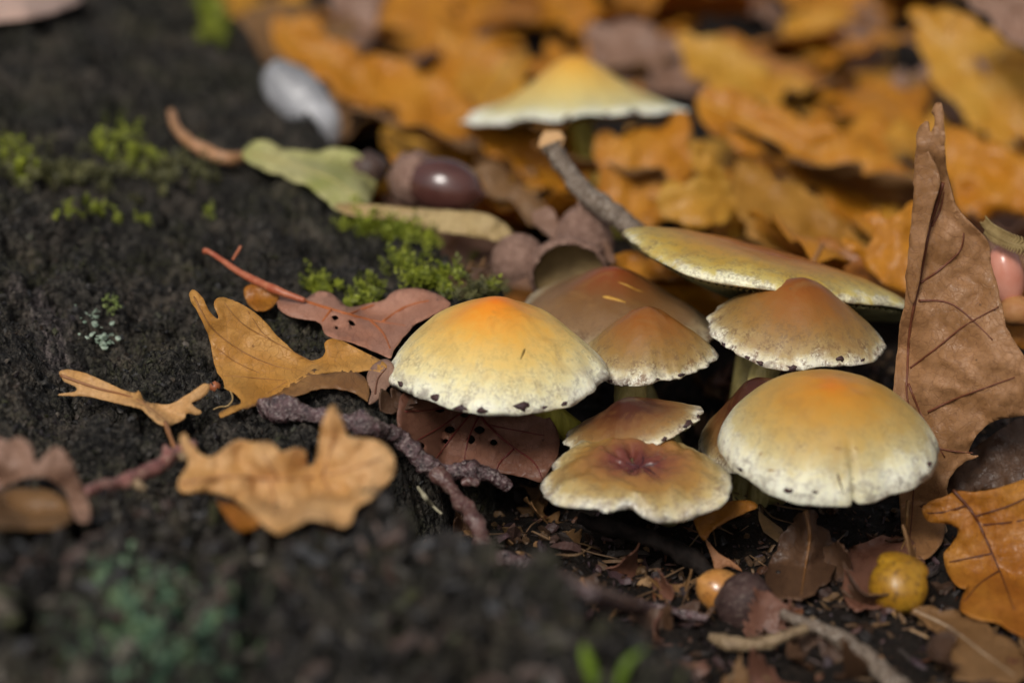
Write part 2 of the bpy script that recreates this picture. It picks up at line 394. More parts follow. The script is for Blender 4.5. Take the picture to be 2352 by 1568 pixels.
xs = np.concatenate([spread(-14, 0, -60, 10)[::-1], np.arange(-14, 5, .05), spread(5, 0, 20, 8)])
ys = np.concatenate([spread(-15, 0, -50, 10)[::-1], np.arange(-15, -7, .06), np.arange(-7, 6, .042), np.arange(6, 9, .06), np.arange(9, 34, .12), spread(34, 0, 70, 10)])
x, y, F = grid_mesh(xs, ys)
z = root_z(x, y)
wx, wy = x + .12*fbm(x*1.5, y*1.5, 0, 2, 31), y + .12*fbm(x*1.5, y*1.5, 5, 2, 32)
lump = np.clip(.62-worley(wx*1.7, wy*1.7, 6), -.2, .6); lump2 = np.clip(.6-worley(wx*4.2, wy*4.2, 7), -.2, .6); lump3 = .5-worley(wx*9, wy*9, 8)
amp = .65 + .6*sstep(-.2, .4, fbm(x*.35, y*.35, 0, 2, 33))
front = 1 + .9*sstep(-5.5, -8.5, y)
z = z + .42*front*np.clip(.55-worley(wx*.85+3, wy*.85, 16), -.25, .5)
z = z + front*amp*(.24*lump + .20*lump2*(1+.7*vnoise(x*2, y*2, 0, 9)) + .12*lump3) + .07*fbm(x*1.1, y*1.1, 0, 4, 41)
pit = sstep(.22, .5, fbm(x*1.9, y*1.9, 2, 4, 44)); z = z - .42*pit*front
pit2 = sstep(.18, .45, fbm(x*5.2, y*5.2, 2, 3, 45)); z = z - .13*pit2
ridge = np.abs(fbm(x*.9+y*.25, y*.5-x*.2, 4, 3, 46)); z = z - .22*np.clip(.18-ridge, 0, .18)/.18
keep = (edge_x(y) - x > -2.6)
F = F[keep[F].all(1)]
used = np.zeros(len(x), bool); used[F.ravel()] = True; idx = np.cumsum(used)-1
root_V = np.stack([x, y, z], 1)[used]
gk = (np.abs(ground_V[:, 0]) < 40) & (ground_V[:, 1] < 90) & (ground_V[:, 1] > -20); fill_depth(ground_V[gk]); fill_depth(root_V); close_depth(); DMS = smooth_depth()
tag(mesh_obj('ground', ground_V, ground_F, soil_mat(), origin=np.zeros(3)), 'dark leaf mould soil under the fallen leaves', kind='structure')
root_obj = mesh_obj('tree_root', root_V, idx[F], root_mat(), origin=np.array([-8., 0, -4.]))
tag(root_obj, 'wide black rotten tree root with crumbly pitted surface beside the mushrooms', 'tree root')

# ================================================================== MUSHROOMS
MUSH_GROUP = 'mushrooms growing in one tuft'
def cap_geo(c, Rr, h, tilt, roll, pw=1.8, q=.75, umbo=0.0, uw=.3, waves=(), zw=(), notches=(), dent=0.0, seed=0, yaw=0, under=.35, thick=.3, jag=.02, na=160, nr=44, stretch=1.0):
    """top skin, and the gills, of one cap around its own axis, then tilted and set at c (rim centre)"""
    th = np.linspace(0, 2*np.pi, na, endpoint=False); rr = np.linspace(0, 1, nr)**.85
    T, U = np.meshgrid(th, rr)
    def warp(T, U):
        k = 1 + 0*T
        for n, a, ph in waves: k = k + a*np.cos(n*T+ph)*U**2
        for t0, w, dp in notches:
            dt = (T-t0+np.pi) % (2*np.pi)-np.pi; k = k - dp*np.exp(-(dt/w)**2)*sstep(.55, 1, U)
        k = k + jag*fbm(np.cos(T)*5, np.sin(T)*5, seed, 4, seed)*sstep(.75, 1, U)
        z = 0*T
        for n, a, ph in zw: z = z + a*np.cos(n*T+ph)*U**2.5
        return k, z
    k, dz = warp(T, U)
    Z = h*np.clip(1-U**pw, 0, 1)**q + umbo*np.exp(-(U/uw)**2) - dent*np.exp(-(U/.34)**2)*(1+.35*np.cos(5*T+seed)*np.cos(2*T)*sstep(0, .2, U)) + dz
    if dent: Z = Z - .07*np.abs(np.sin(4.5*T+1.5*fbm(U*4, T*0, seed, 2, 5)))**3*np.exp(-((U-.25)/.16)**2) + .05*fbm(np.cos(T)*U*5, np.sin(T)*U*5, 2, 3, 8)*sstep(.1, .4, U)
    Z = Z + .035*fbm(np.cos(T)*U*2.2+seed, np.sin(T)*U*2.2, 0, 3, seed+3)
    X, Y = Rr*U*k*np.cos(T), Rr*U*k*np.sin(T)*stretch
    top = np.stack([X, Y, Z], -1)
    # margin lip turning under
    lip = []
    for f, dzz in ((.992, -.035), (.965, -.055), (.93, -.03)):
        kk, d2 = warp(th, np.ones_like(th)); lip.append(np.stack([Rr*f*kk*np.cos(th), Rr*f*kk*np.sin(th)*stretch, d2+dzz+.02], -1))
    V = np.concatenate([top.reshape(-1, 3), *lip]); rows = nr+3
    i = np.arange(rows*na).reshape(rows, na); j = np.roll(i, -1, 1)
    F = np.stack([i[:-1], i[1:], j[1:], j[:-1]], -1).reshape(-1, 4)
    rad = np.concatenate([U.ravel(), np.full(3*na, 1.0)]); ang = np.concatenate([T.ravel(), np.tile(th, 3)])
    loc = V + np.array([seed*7.3, seed*3.1, 0]); pol = np.stack([np.cos(ang)*20+seed, np.sin(ang)*20, rad*3.0], 1)
    # gills: alternating ridges
    ng = 240; tg = np.linspace(0, 2*np.pi, ng, endpoint=False); rg = np.linspace(.955, .10, 12)
    TG, UG = np.meshgrid(tg, rg); kk, d2 = warp(TG, np.ones_like(UG)); 
    zig = np.where(np.arange(ng) % 2 == 0, 1.0, 0.0)[None, :]
    topz = h*np.clip(1-UG**pw, 0, 1)**q*.55
    ZG = d2*UG**2.5 - .02 + np.minimum(under*(1-UG), topz) - zig*(.04+.14*np.sin(np.clip((1-UG)*2.2, 0, np.pi)))
    VG = np.stack([Rr*UG*kk*np.cos(TG), Rr*UG*kk*np.sin(TG)*stretch, ZG], -1).reshape(-1, 3)
    i = np.arange(12*ng).reshape(12, ng); j = np.roll(i, -1, 1)
    FG = np.stack([i[:-1], i[1:], j[1:], j[:-1]], -1).reshape(-1, 4)
    M = np.array((Matrix.Rotation(roll, 3, 'Y') @ Matrix.Rotation(tilt, 3, 'X') @ Matrix.Rotation(yaw, 3, 'Z')))
    tr = lambda v: v @ M.T + c
    return tr(V), F, dict(rad=rad, loc=loc, pol=pol), tr(VG), FG, M, (lambda t, u: tr(np.array([[Rr*u*float(warp(np.array(t), np.array(u))[0])*math.cos(t), Rr*u*float(warp(np.array(t), np.array(u))[0])*math.sin(t)*stretch, h*max(0, 1-u**pw)**q + float(warp(np.array(t), np.array(u))[1])]]))[0])

def stem_mat(name, a, b):
    B = NB(name); p = B.pos(); mp = B.node('ShaderNodeMapping'); B.l.new(p, mp.inputs[0]); mp.inputs['Scale'].default_value = (9, 9, 1.4)
    n1 = B.noise(mp.outputs[0], 1, 4, .65); n2 = B.noise(p, 2.5, 4)
    c = B.mix(B.maprange(n1, .35, .65), a, b); c = B.mix(B.maprange(n2, .55, .7, 0, .5), c, (.10, .045, .02))
    return B.out(c, .5, B.bump(n1, .5, .03), .35, sss=.1)
STEM = stem_mat('mushroom_stem_yellow', (.42, .33, .10), (.62, .52, .22))
STEM_OLIVE = stem_mat('mushroom_stem_olive', (.28, .24, .03), (.44, .38, .06))
GILL = plain_mat('gills_grey_green', (.14, .13, .06), (.24, .22, .10), 4, .7, .3)
VEIL = plain_mat('veil_scrap', (.030, .014, .018), (.075, .035, .03), 8, .6, .6)
CAP_YELLOW = cap_mat('cap_orange_to_cream', [(.0, (.78, .20, .012)), (.20, (.74, .27, .022)), (.44, (.72, .39, .075)), (.68, (.72, .51, .17)), (.84, (.78, .68, .36)), (.94, (.86, .83, .60)), (1, (.90, .89, .73))], .55, .75)
CAP_TAN = cap_mat('cap_amber_to_cream', [(.0, (.62, .18, .014)), (.18, (.55, .22, .022)), (.48, (.49, .26, .05)), (.72, (.50, .34, .11)), (.86, (.60, .50, .25)), (.94, (.82, .78, .55)), (1, (.90, .89, .72))], .55, .7)
CAP_BROWN = cap_mat('cap_red_brown_to_buff', [(.0, (.19, .055, .009)), (.24, (.25, .078, .012)), (.50, (.27, .110, .022)), (.74, (.29, .165, .046)), (.88, (.40, .29, .125)), (.94, (.68, .62, .42)), (1, (.86, .83, .68))], 1.0, .8)
CAP_DARK = cap_mat('cap_dark_brown', [(.0, (.045, .013, .009)), (.40, (.075, .022, .010)), (.60, (.17, .065, .020)), (.78, (.28, .15, .045)), (.89, (.42, .32, .16)), (.95, (.68, .61, .43)), (1, (.80, .76, .6))], 1.0, .9)
CAP_DUSK = cap_mat('cap_dusky_brown', [(.0, (.22, .046, .012)), (.25, (.19, .062, .016)), (.5, (.17, .080, .026)), (.78, (.24, .14, .065)), (.92, (.36, .28, .16)), (1, (.5, .43, .29))], 1.0, .7)
CAP_PLUM = cap_mat('cap_plum_middle', [(.0, (.085, .020, .022)), (.26, (.15, .042, .028)), (.46, (.26, .105, .034)), (.68, (.36, .195, .05)), (.85, (.48, .36, .15)), (.94, (.74, .67, .46)), (1, (.90, .88, .76))], .8, .7, .24)
CAP_OLIVE = cap_mat('cap_olive_yellow', [(.0, (.20, .035, .012)), (.35, (.36, .10, .012)), (.62, (.46, .20, .022)), (.84, (.46, .29, .045)), (.95, (.56, .45, .15)), (1, (.82, .78, .54))], .7, .5, .2)
CAP_FAR = cap_mat('cap_golden_to_ivory', [(.0, (.72, .32, .03)), (.25, (.70, .38, .06)), (.5, (.66, .46, .13)), (.75, (.62, .53, .24)), (.88, (.80, .78, .56)), (1, (.9, .9, .78))], .3, .6)

def mushroom(label, cpx, Rr, h, tilt, roll, mat, base, stem=(.24, .26), stem_mid=None, stem_mat_=None, scraps=(), **kw):
    c = P(*cpx); base = np.asarray(base, float)
    t = thing('mushroom', label, 'mushroom', base, MUSH_GROUP)
    V, F, at, VG, FG, M, surf = cap_geo(c, Rr, h, R(tilt), R(roll), **kw)
    cap = mesh_obj('cap', V, F, mat, t, attrs=at)
    mesh_obj('gills', VG, FG, GILL, t, smooth=False)
    top = c + M @ np.array([0, 0, min(.18, (h-kw.get('dent', 0)*1.6)*.25)])
    ctrl = [top, *( [stem_mid] if stem_mid is not None else [top*.6+base*.4+M @ np.array([0, 0, -.2])]), base]
    V, F = tube(catmull(ctrl, 12), [stem[0]*1.15, stem[0], stem[1]], 20, .10, 2.2, int(abs(c[0])*10))
    mesh_obj('stem', V, F, stem_mat_ or STEM, t)
    for (a, u, w) in scraps:        # torn veil scales stuck on the margin
        a = R(a); cc = surf(a, u); tx = M @ np.array([-math.sin(a), math.cos(a), 0]); n = M @ np.array([math.cos(a), math.sin(a), .35])
        n = n/np.linalg.norm(n); dn = np.cross(tx, n)
        if dn[2] > 0: dn = -dn
        m = 9; ph = np.linspace(0, 2*np.pi, m, endpoint=False); rr = 1+.45*RNG.uniform(-1, 1, m)
        ring = cc + n*.012 + w*(np.cos(ph)*rr)[:, None]*tx + .55*w*(np.sin(ph)*rr)[:, None]*dn
        mid = cc + n*.035
        V = np.concatenate([ring, mid[None], ring-n*.03]); 
        F = [(i, (i+1) % m, m) for i in range(m)] + [((i+1) % m, i, m+1+i, m+1+(i+1) % m) for i in range(m)]
        mesh_obj('veil_scrap', V, F, VEIL, cap)
    return t, surf

def base_at(x, y): return on_top(x, y, -.15)
# A - the large pale one
tA, sA = mushroom('large cream mushroom with glossy orange centre leaning over brown holed leaf', (1137, 846, 44.5), 2.0, 1.28, 1.5, 1.0, CAP_YELLOW, base_at(2.9, .2),
    stem=(.22, .25), stem_mid=P(1270, 955, 45.0), stem_mat_=STEM_OLIVE, pw=1.7, q=.80, umbo=.10, uw=.22, waves=((2, .015, .5), (3, .015, 1.2), (5, .012, 2)), zw=((3, .05, .4), (5, .03, 1)),
    scraps=((-150, .985, .07), (-124, .985, .12), (-108, .99, .14), (-97, .985, .10), (-75, .97, .14), (-62, .985, .06), (-50, .985, .06)), seed=1, jag=.035)
# B - broad brown one behind A
tB, sB = mushroom('broad flat brown mushroom with torn yellow slits, tucked behind the large cream one', (1405, 738, 48.0), 2.0, .98, 0, 2, CAP_DUSK, base_at(3.3, 1.8),
    pw=1.5, q=.95, umbo=.12, uw=.4, waves=((2, .05, .2), (3, .04, 2)), zw=((3, .14, .6), (2, .12, 2.8)), seed=2, jag=.05)
# C - small conical
mushroom('small conical brown mushroom with pale notched rim, between two wider caps', (1488, 818, 45.6), 1.24, .92, 1, -1, CAP_BROWN, base_at(2.5, -.1),
    stem=(.30, .30), stem_mid=P(1447, 905, 45.6), pw=1.5, q=.88, umbo=.04, uw=.4, waves=((3, .04, .3), (4, .03, 1.0)), zw=((3, .07, 2.2), (4, .05, .3)), notches=((R(-82), .12, .10), (R(-70), .1, .05)),
    scraps=((-125, .99, .06), (-60, .98, .06), (-85, .985, .05)), seed=3, jag=.05)
# D - bell shaped
mushroom('bell shaped amber brown mushroom under the tilted olive cap', (1826, 768, 46.0), 1.62, 1.10, 2, 6, CAP_BROWN, base_at(4.4, .1),
    stem=(.27, .30), stem_mid=P(1752, 862, 46.0), pw=1.45, q=.92, umbo=.06, uw=.4, waves=((2, .05, .3), (3, .03, 1)), zw=((2, .08, 1.2), (5, .04, 0)),
    scraps=((-150, .99, .07), (-120, .985, .07), (-98, .985, .10), (-62, .95, .09), (-45, .97, .05), (-130, .99, .05)), seed=4, jag=.03)
# E - large tilted disc
mushroom('largest mushroom, a tilted olive yellow disc showing its gills, behind the bell shaped one', (1745, 640, 48.3), 2.95, .62, -17, 15.5, CAP_OLIVE, base_at(4.6, 2.3),
    stem=(.30, .32), pw=2.4, q=.6, dent=.0, umbo=.05, uw=.3, waves=((2, .03, .4), (3, .03, 1.2), (5, .015, 2)), zw=((2, .10, 1.0), (3, .10, 2.7), (5, .06, 2.2)), under=-.42, seed=5, jag=.03)
# F - small thin one
mushroom('small dark brown mushroom tilted sideways just above the lobed plum cap', (1452, 982, 44.2), 1.22, .42, -3, -13, CAP_DARK, base_at(3.2, -.4),
    stem=(.18, .2), pw=1.6, q=.9, umbo=.14, uw=.4, waves=((2, .05, 0), (3, .04, 1)), zw=((2, .06, .6), (3, .05, 2)), scraps=((-35, .97, .12), (-20, .98, .06), (-60, .985, .06)), seed=6, jag=.05)
# G - lobed with plum middle
tG, sG = mushroom('flat lobed mushroom with wrinkled plum coloured middle, lowest of the tuft', (1462, 1100, 42.8), 1.60, .48, 2, 0, CAP_PLUM, base_at(3.1, -.4),
    stem=(.2, .22), pw=2.6, q=.75, dent=.22, waves=((2, .03, 0), (3, .05, 1.5), (5, .03, 2.2)), zw=((3, .08, .2), (4, .06, 1)), notches=((R(-96), .17, .17), (R(-52), .10, .06), (R(172), .12, .07)), seed=7, jag=.03)
# H - right hand dome
tH, sH = mushroom('large amber and cream dome mushroom with split margin, beside the upright brown leaf', (1898, 1030, 43.0), 1.92, 1.30, 6, 0, CAP_TAN, base_at(4.9, .3),
    stem=(.25, .27), pw=2.1, q=.66, umbo=.02, uw=.3, waves=((2, .02, .6), (3, .015, .2), (4, .012, 2)), zw=((3, .05, 1.4),), notches=((R(-81), .030, .10), (R(-60), .16, .04)),
    scraps=((-81, .93, .05), (-150, .99, .06), (-103, .965, .08), (-117, .975, .08), (-30, .97, .07)), seed=8, jag=.02)
# I - dark one behind H
mushroom('dark brown mushroom mostly hidden behind the amber dome', (1768, 975, 44.9), 1.46, .75, 0, -24, CAP_DARK, base_at(4.6, -.3),
    stem=(.2, .22), pw=1.6, q=.9, umbo=.2, uw=.4, waves=((3, .04, 0),), zw=((2, .06, 1),), seed=9, jag=.03)
# J - the far one
mushroom('pale golden mushroom standing alone among the amber leaves, peaked cap', (1322, 262, 60.0), 2.72, .70, -13.5, -2.5, CAP_FAR, base_at(2.9, 14.6),
    stem=(.30, .26), stem_mid=P(1358, 380, 60.0), stem_mat_=STEM_OLIVE, pw=1.5, q=1.0, umbo=.75, uw=.42, waves=((2, .03, 0), (9, .012, 1), (13, .012, 2)), zw=((9, .035, 0), (13, .04, 1), (2, .1, 2.6)),
    scraps=((-60, .985, .12), (-95, .99, .10), (-125, .985, .1), (-75, .985, .08)), seed=10, jag=.04, under=.1)
# torn slits, creases and scars, laid into the skin of their cap
from mathutils.bvhtree import BVHTree
def cap_mark(t, name, line, w, mat, sink=.55, seg=8):
    capo = [o for o in t.children if o.name.startswith('cap')][0]
    bv = BVHTree.FromPolygons([tuple(v.co) for v in capo.data.vertices], [tuple(p.vertices) for p in capo.data.polygons])
    oc = Vector((CAM - ORIGIN[t.name]) * S); pp = []
    for px, py in catmull(line, 5):
        hit = bv.ray_cast(oc, Vector(ray(px, py)))
        if hit[0] is not None: pp.append(np.array(hit[0])/S + ORIGIN[t.name] - np.array(hit[1])*w*sink)
    if len(pp) > 3:
        V, F = tube(np.array(pp), [.006, w, w*.9, w*.6, .005], seg); mesh_obj(name, V, F, mat, capo)
SLIT = plain_mat('torn_yellow_flesh', (.42, .20, .02), (.60, .34, .05), 9, .5, .6)
CREASE = plain_mat('crease_plum', (.035, .008, .012), (.06, .016, .018), 8, .35, .3)
SCAR = plain_mat('scar_olive', (.20, .12, .02), (.30, .20, .05), 8, .5, .5)
SCAR_BROWN = plain_mat('scar_brown', (.26, .13, .03), (.34, .19, .06), 8, .5, .5)
cap_mark(tB, 'torn_slit', [(1376, 680), (1402, 684), (1430, 692), (1455, 700)], .05, SLIT); cap_mark(tB, 'torn_slit', [(1413, 645), (1440, 655), (1470, 668), (1510, 672)], .024, SLIT)
for ln in ([(1473,1068),(1478,1052),(1470,1036)], [(1473,1068),(1450,1066),(1425,1056)], [(1473,1068),(1455,1080),(1430,1090)], [(1473,1068),(1500,1085),(1522,1105)], [(1473,1068),(1500,1066),(1525,1054)]): cap_mark(tG, 'crease', ln, .020, CREASE, .5, 6)
cap_mark(tA, 'scar', [(1207,796),(1200,815),(1189,838)], .035, SCAR, .6)
for ln in ([(1742,1048),(1748,1040),(1756,1036)], [(1915,1028),(1928,1030),(1945,1038)], [(1960,1026),(1968,1030),(1974,1034)], [(1760,1078),(1775,1080),(1790,1079)]): cap_mark(tH, 'scar', ln, .022, SCAR_BROWN, .6, 6)
cap_mark(tH, 'split', [(1923,1082),(1927,1100),(1934,1122),(1940,1140)], .020, VEIL, .4, 6)

# ================================================================== LEAVES
def sheet(outline, anchor, normal, bumps=(), midrib=None, crease=0.0, wrinkle=.05, spacing=11, holes=(), ease=5, seed=0, ragged=1.2, cup=0.0, clear=.12, lobes=0.0, period=95, pleat=.05):
    """leaf blade: outline read off the photograph, laid on a plane at its own distance and slope, then curled and wrinkled"""
    ol = catmull(outline, ease, True)
    if lobes:
        seg_ = np.roll(ol, -1, 0)-ol; tg = (np.roll(ol, -1, 0)-np.roll(ol, 1, 0)); tg /= np.linalg.norm(tg, axis=1)[:, None]+1e-9; arc = np.cumsum(np.linalg.norm(seg_, axis=1))
        area = np.sum(ol[:, 0]*np.roll(ol[:, 1], -1)-np.roll(ol[:, 0], -1)*ol[:, 1]); nn_ = np.stack([tg[:, 1], -tg[:, 0]], 1)*np.sign(area)
        npd = max(3, round(arc[-1]/period)); ph = arc/arc[-1]*npd*np.pi + 1.3*vnoise(arc*.012, 0*arc, seed, seed)
        ol = ol + nn_*(lobes*(1.25*np.abs(np.sin(ph))**.7-.75)*(1+.4*vnoise(arc*.02, 0*arc+3, seed, seed)))[:, None]
    ol = ol + ragged*np.stack([fbm(ol[:, 0]*.06, ol[:, 1]*.06, seed, 3, seed), fbm(ol[:, 0]*.06, ol[:, 1]*.06, seed+5, 3, seed)], 1)
    hs = [catmull(h, 3, True) for h in holes]
    lo, hi = ol.min(0), ol.max(0)
    gx, gy = np.meshgrid(np.arange(lo[0], hi[0], spacing), np.arange(lo[1], hi[1], spacing))
    g = np.stack([gx.ravel(), gy.ravel()], 1) + RNG.uniform(-.3, .3, (gx.size, 2))*spacing
    g = g[inside(g, ol)]
    dmin = np.min(np.linalg.norm(g[:, None]-ol[None], axis=2), 1) if len(g) else np.zeros(0); g = g[dmin > spacing*.35]
    pts = [ol]; edges = [(i, (i+1) % len(ol)) for i in range(len(ol))]; n = len(ol)
    for h in hs:
        pts.append(h); edges += [(n+i, n+(i+1) % len(h)) for i in range(len(h))]; n += len(h)
    pts.append(g)
    v2, _, tf, *_ = delaunay_2d_cdt([Vector(p) for p in np.concatenate(pts)], edges, [], 0, 1e-4)
    q = np.array([tuple(v) for v in v2]); tf = np.array(tf)
    c = q[tf].mean(1); k = inside(c, ol)
    for h in hs: k &= ~inside(c, h)
    tf = tf[k]
    nrm = np.asarray(normal, float); nrm /= np.linalg.norm(nrm); p0 = P(*anchor)
    if midrib is None:      # the long axis of the blade
        cq = ol.mean(0); w_, e_ = np.linalg.eigh(np.cov((ol-cq).T)); L_ = math.sqrt(w_[1])*1.7; midrib = [cq-e_[:, 1]*L_, cq+e_[:, 0]*L_*.08, cq+e_[:, 1]*L_]
    mr = catmull(midrib, 8)
    def lay(q, lift=0.0):
        q = np.asarray(q, float); d = ray(q[:, 0], q[:, 1]); t = ((p0-CAM) @ nrm) / (d @ nrm)
        off = np.zeros(len(q))
        for bx, by, br, ba in bumps: off += ba*np.exp(-((q[:, 0]-bx)**2+(q[:, 1]-by)**2)/br**2)
        dist = np.linalg.norm(q[:, None]-mr[None], axis=2); dm = dist.min(1)/K; al = np.argmin(dist, 1)/len(mr)*np.linalg.norm(mr[-1]-mr[0])/K
        off += crease*np.exp(-(dm/.22)**2) + cup*dm**1.5 + pleat*np.cos(2*np.pi*(al-.7*dm)/.85+seed)*np.minimum(dm*1.3, 1)
        off += wrinkle*fbm(q[:, 0]*.018+seed, q[:, 1]*.018, seed, 3, seed+2) + wrinkle*.35*fbm(q[:, 0]*.06, q[:, 1]*.06, seed, 2, seed+9)
        return CAM + d*(np.minimum(t-off, gdepth(q[:, 0], q[:, 1], DMS)-clear)-lift)[:, None]
    return lay(q), tf, q/K*np.array([1, -1.0]) + seed*3.1, lay
VEIN = {}
def vein_mat(col):
    if col not in VEIN: VEIN[col] = plain_mat('leaf_vein', tuple(c*.8 for c in col), col, 6, .5, .3)
    return VEIN[col]
def leaf(name, label, mat, outline, anchor, normal, cat='leaf', veins=(), vein_col=(.12, .04, .02), vein_r=.022, stalk=None, stalk_r=(.05, .04), stalk_mat=None, group=None, thick=.022, extra=(), **kw):
    V, F, uv, lay = sheet(outline, anchor, normal, **kw)
    c0 = V.mean(0); base = np.array([c0[0], c0[1], V[:, 2].min()])
    t = thing(name, label, cat, base, group)
    blade = solid(mesh_obj('blade', V, F, mat, t, uv=uv), thick)
    for e in extra:     # folded-over flaps of the same blade
        V, F, uv, _ = sheet(e['outline'], e['anchor'], e['normal'], **e.get('kw', {}))
        solid(mesh_obj(e.get('name', 'folded_edge'), V, F, e.get('mat', mat), t, uv=uv), thick)
    for i, v in enumerate(veins):
        q = catmull(v, 7); pth = lay(q, .028)
        V, F = tube(pth, [vein_r*(1.6 if i == 0 else 1.0), vein_r*.45], 6)
        mesh_obj('midrib' if i == 0 else 'side_vein', V, F, vein_mat(vein_col), blade)
    if stalk is not None:
        V, F = tube(catmull(stalk, 8), stalk_r, 9, .12, 3, 3)
        mesh_obj('leaf_stalk', V, F, stalk_mat or vein_mat(vein_col), t)
    return t
def pts(lst, clear=.10): return np.array([P(px, py, -d if d < 0 else min(d, float(gdepth(px, py, DMS))-clear)) for px, py, d in lst])   # a minus sign: runs behind or under the root

TAN = leaf_mat('leaf_tan', (.55, .25, .045), (.64, .34, .09), (.10, .03, .01), (.26, .11, .03), .28)
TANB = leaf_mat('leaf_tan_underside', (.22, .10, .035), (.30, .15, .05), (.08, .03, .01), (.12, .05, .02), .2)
BUFF = leaf_mat('leaf_buff', (.66, .35, .115), (.76, .47, .22), (.20, .07, .02), (.34, .15, .05), .25)
PINK = leaf_mat('leaf_pinkish', (.40, .18, .11), (.50, .26, .18), (.03, .012, .01), (.24, .07, .03), .2)
KHAKI = leaf_mat('leaf_brown_upright', (.30, .145, .055), (.40, .205, .09), (.03, .012, .008), (.13, .045, .02), .18, spots=.8, blotch=.6)
UMBER = leaf_mat('leaf_umber', (.15, .065, .04), (.24, .11, .07), (.02, .008, .006), (.10, .02, .012), .15, rough=.38)
RUST = leaf_mat('leaf_rust', (.36, .12, .015), (.48, .20, .025), (.14, .02, .008), (.15, .04, .01), .25, rough=.35)
AMBER = leaf_mat('leaf_amber', (.54, .20, .012), (.66, .29, .024), (.20, .05, .01), (.34, .11, .015), .3, rough=.33, spec=.45)
GOLD = leaf_mat('leaf_gold', (.60, .27, .02), (.66, .36, .05), (.24, .07, .02), (.36, .15, .025), .3, rough=.34, spec=.45)
MAUVE = leaf_mat('leaf_mauve_brown', (.25, .14, .09), (.34, .20, .14), (.06, .03, .03), (.14, .06, .04), .15)
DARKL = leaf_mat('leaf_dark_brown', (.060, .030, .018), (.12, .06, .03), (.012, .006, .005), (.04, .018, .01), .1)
LIME = leaf_mat('leaf_yellow_green', (.40, .42, .12), (.60, .56, .27), (.30, .16, .06), (.40, .30, .10), .3, spots=.25)
STRAW = leaf_mat('leaf_straw', (.48, .33, .14), (.56, .42, .20), (.25, .10, .05), (.36, .2, .08), .25, spots=.3)
BROWN = leaf_mat('leaf_brown', (.20, .10, .035), (.28, .15, .06), (.03, .012, .008), (.10, .045, .02), .2)
PALEPINK = leaf_mat('leaf_pale_pink', (.62, .42, .34), (.70, .50, .42), (.4, .2, .1), (.5, .3, .2), .2, spots=.2)

# L1 tan oak leaf, sharp, propped on the root
leaf('oak_leaf', 'sharp tan oak leaf with curled lower edge propped on the black root', TAN,
  [(435,672),(446,667),(466,686),(481,715),(497,731),(501,726),(492,702),(495,688),(512,682),(540,692),(575,710),(605,735),(635,770),(655,788),(680,811),(712,827),(738,820),(748,806),(745,786),(760,778),(790,785),(830,805),(872,826),(888,842),(876,856),(845,850),(812,856),(770,856),(735,858),(700,868),(670,886),(640,903),(600,922),(560,937),(530,950),(508,958),(505,950),(516,940),(535,932),(554,926),(542,906),(516,890),(512,872),(500,858),(492,832),(486,800),(478,770),(465,740),(450,710),(438,690)],
  (640, 830, 44.3), (.10, -.80, .60), bumps=((470, 700, 60, .25), (800, 810, 90, -.3), (620, 800, 70, -.12), (560, 930, 70, .25), (740, 850, 60, .15)), wrinkle=.07, seed=1,
  veins=(((446,682),(486,752),(556,806),(640,842),(722,856)), ((512,692),(560,745),(640,790),(728,836)), ((514,862),(590,868),(657,874)), ((570,715),(600,760),(632,786)), ((612,905),(648,882),(660,876)), ((500,800),(540,830),(600,858))), vein_col=(.33, .15, .04), vein_r=.011,
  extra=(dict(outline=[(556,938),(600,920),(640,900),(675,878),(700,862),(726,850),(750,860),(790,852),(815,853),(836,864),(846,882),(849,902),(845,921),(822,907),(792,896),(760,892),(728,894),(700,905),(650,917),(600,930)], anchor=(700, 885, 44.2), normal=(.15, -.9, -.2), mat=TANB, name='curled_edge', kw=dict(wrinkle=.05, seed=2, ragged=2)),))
leaf('oak_leaf', 'small purplish leaf lobe tucked under the rim of the large cream mushroom', MAUVE,
  [(843,872),(850,846),(870,831),(890,826),(905,842),(908,872),(888,892),(871,916),(848,927),(853,900)], (870, 870, 44.9), (.2, -.8, .5), wrinkle=.05, seed=3, veins=(((862,905),(868,870),(888,845)),), vein_r=.012, spacing=8)
# L2 pinkish leaf with red stalk
leaf('oak_leaf', 'pinkish brown oak leaf with insect holes and long red stalk', PINK,
  [(637,678),(636,700),(650,718),(676,730),(700,733),(720,735),(738,746),(746,766),(776,780),(803,785),(832,796),(870,812),(896,822),(906,800),(930,770),(960,740),(1000,722),(1035,700),(1012,680),(976,665),(940,662),(902,672),(880,690),(850,697),(805,706),(780,690),(752,670),(720,674),(700,688),(660,676)],
  (800, 735, 46.8), (0, -.55, .83), midrib=((640,672),(700,692),(780,716),(860,737),(930,748)), crease=-.10, cup=-.05, wrinkle=.06, seed=4,
  holes=([(762,727),(772,724),(778,732),(768,736)], [(800,735),(812,738),(816,748),(804,747)], [(770,750),(776,750),(776,756),(770,756)]),
  veins=(((640,672),(700,692),(780,716),(860,737),(930,748)), ((850,735),(880,765),(896,800)), ((880,738),(930,705),(985,690)), ((760,712),(740,738)), ((800,722),(830,710),(860,700))), vein_col=(.42, .12, .03), vein_r=.030,
  stalk=pts([(471,577,47.6), (479,578,47.5), (505,594,47.4), (545,622,47.2), (590,646,47.0), (640,668,46.7), (700,690,46.6)]), stalk_r=(.075, .055, .06, .07, .08, .05),
  stalk_mat=plain_mat('stalk_red', (.32, .07, .03), (.45, .16, .08), 4, .4, .4),
  extra=(dict(outline=[(560,668),(572,655),(600,656),(637,669),(637,692),(615,713),(590,713),(570,697)], anchor=(600, 685, 46.9), normal=(0, -.7, .6), mat=RUST, name='drooping_lobe', kw=dict(wrinkle=.04, seed=5, spacing=8)),))
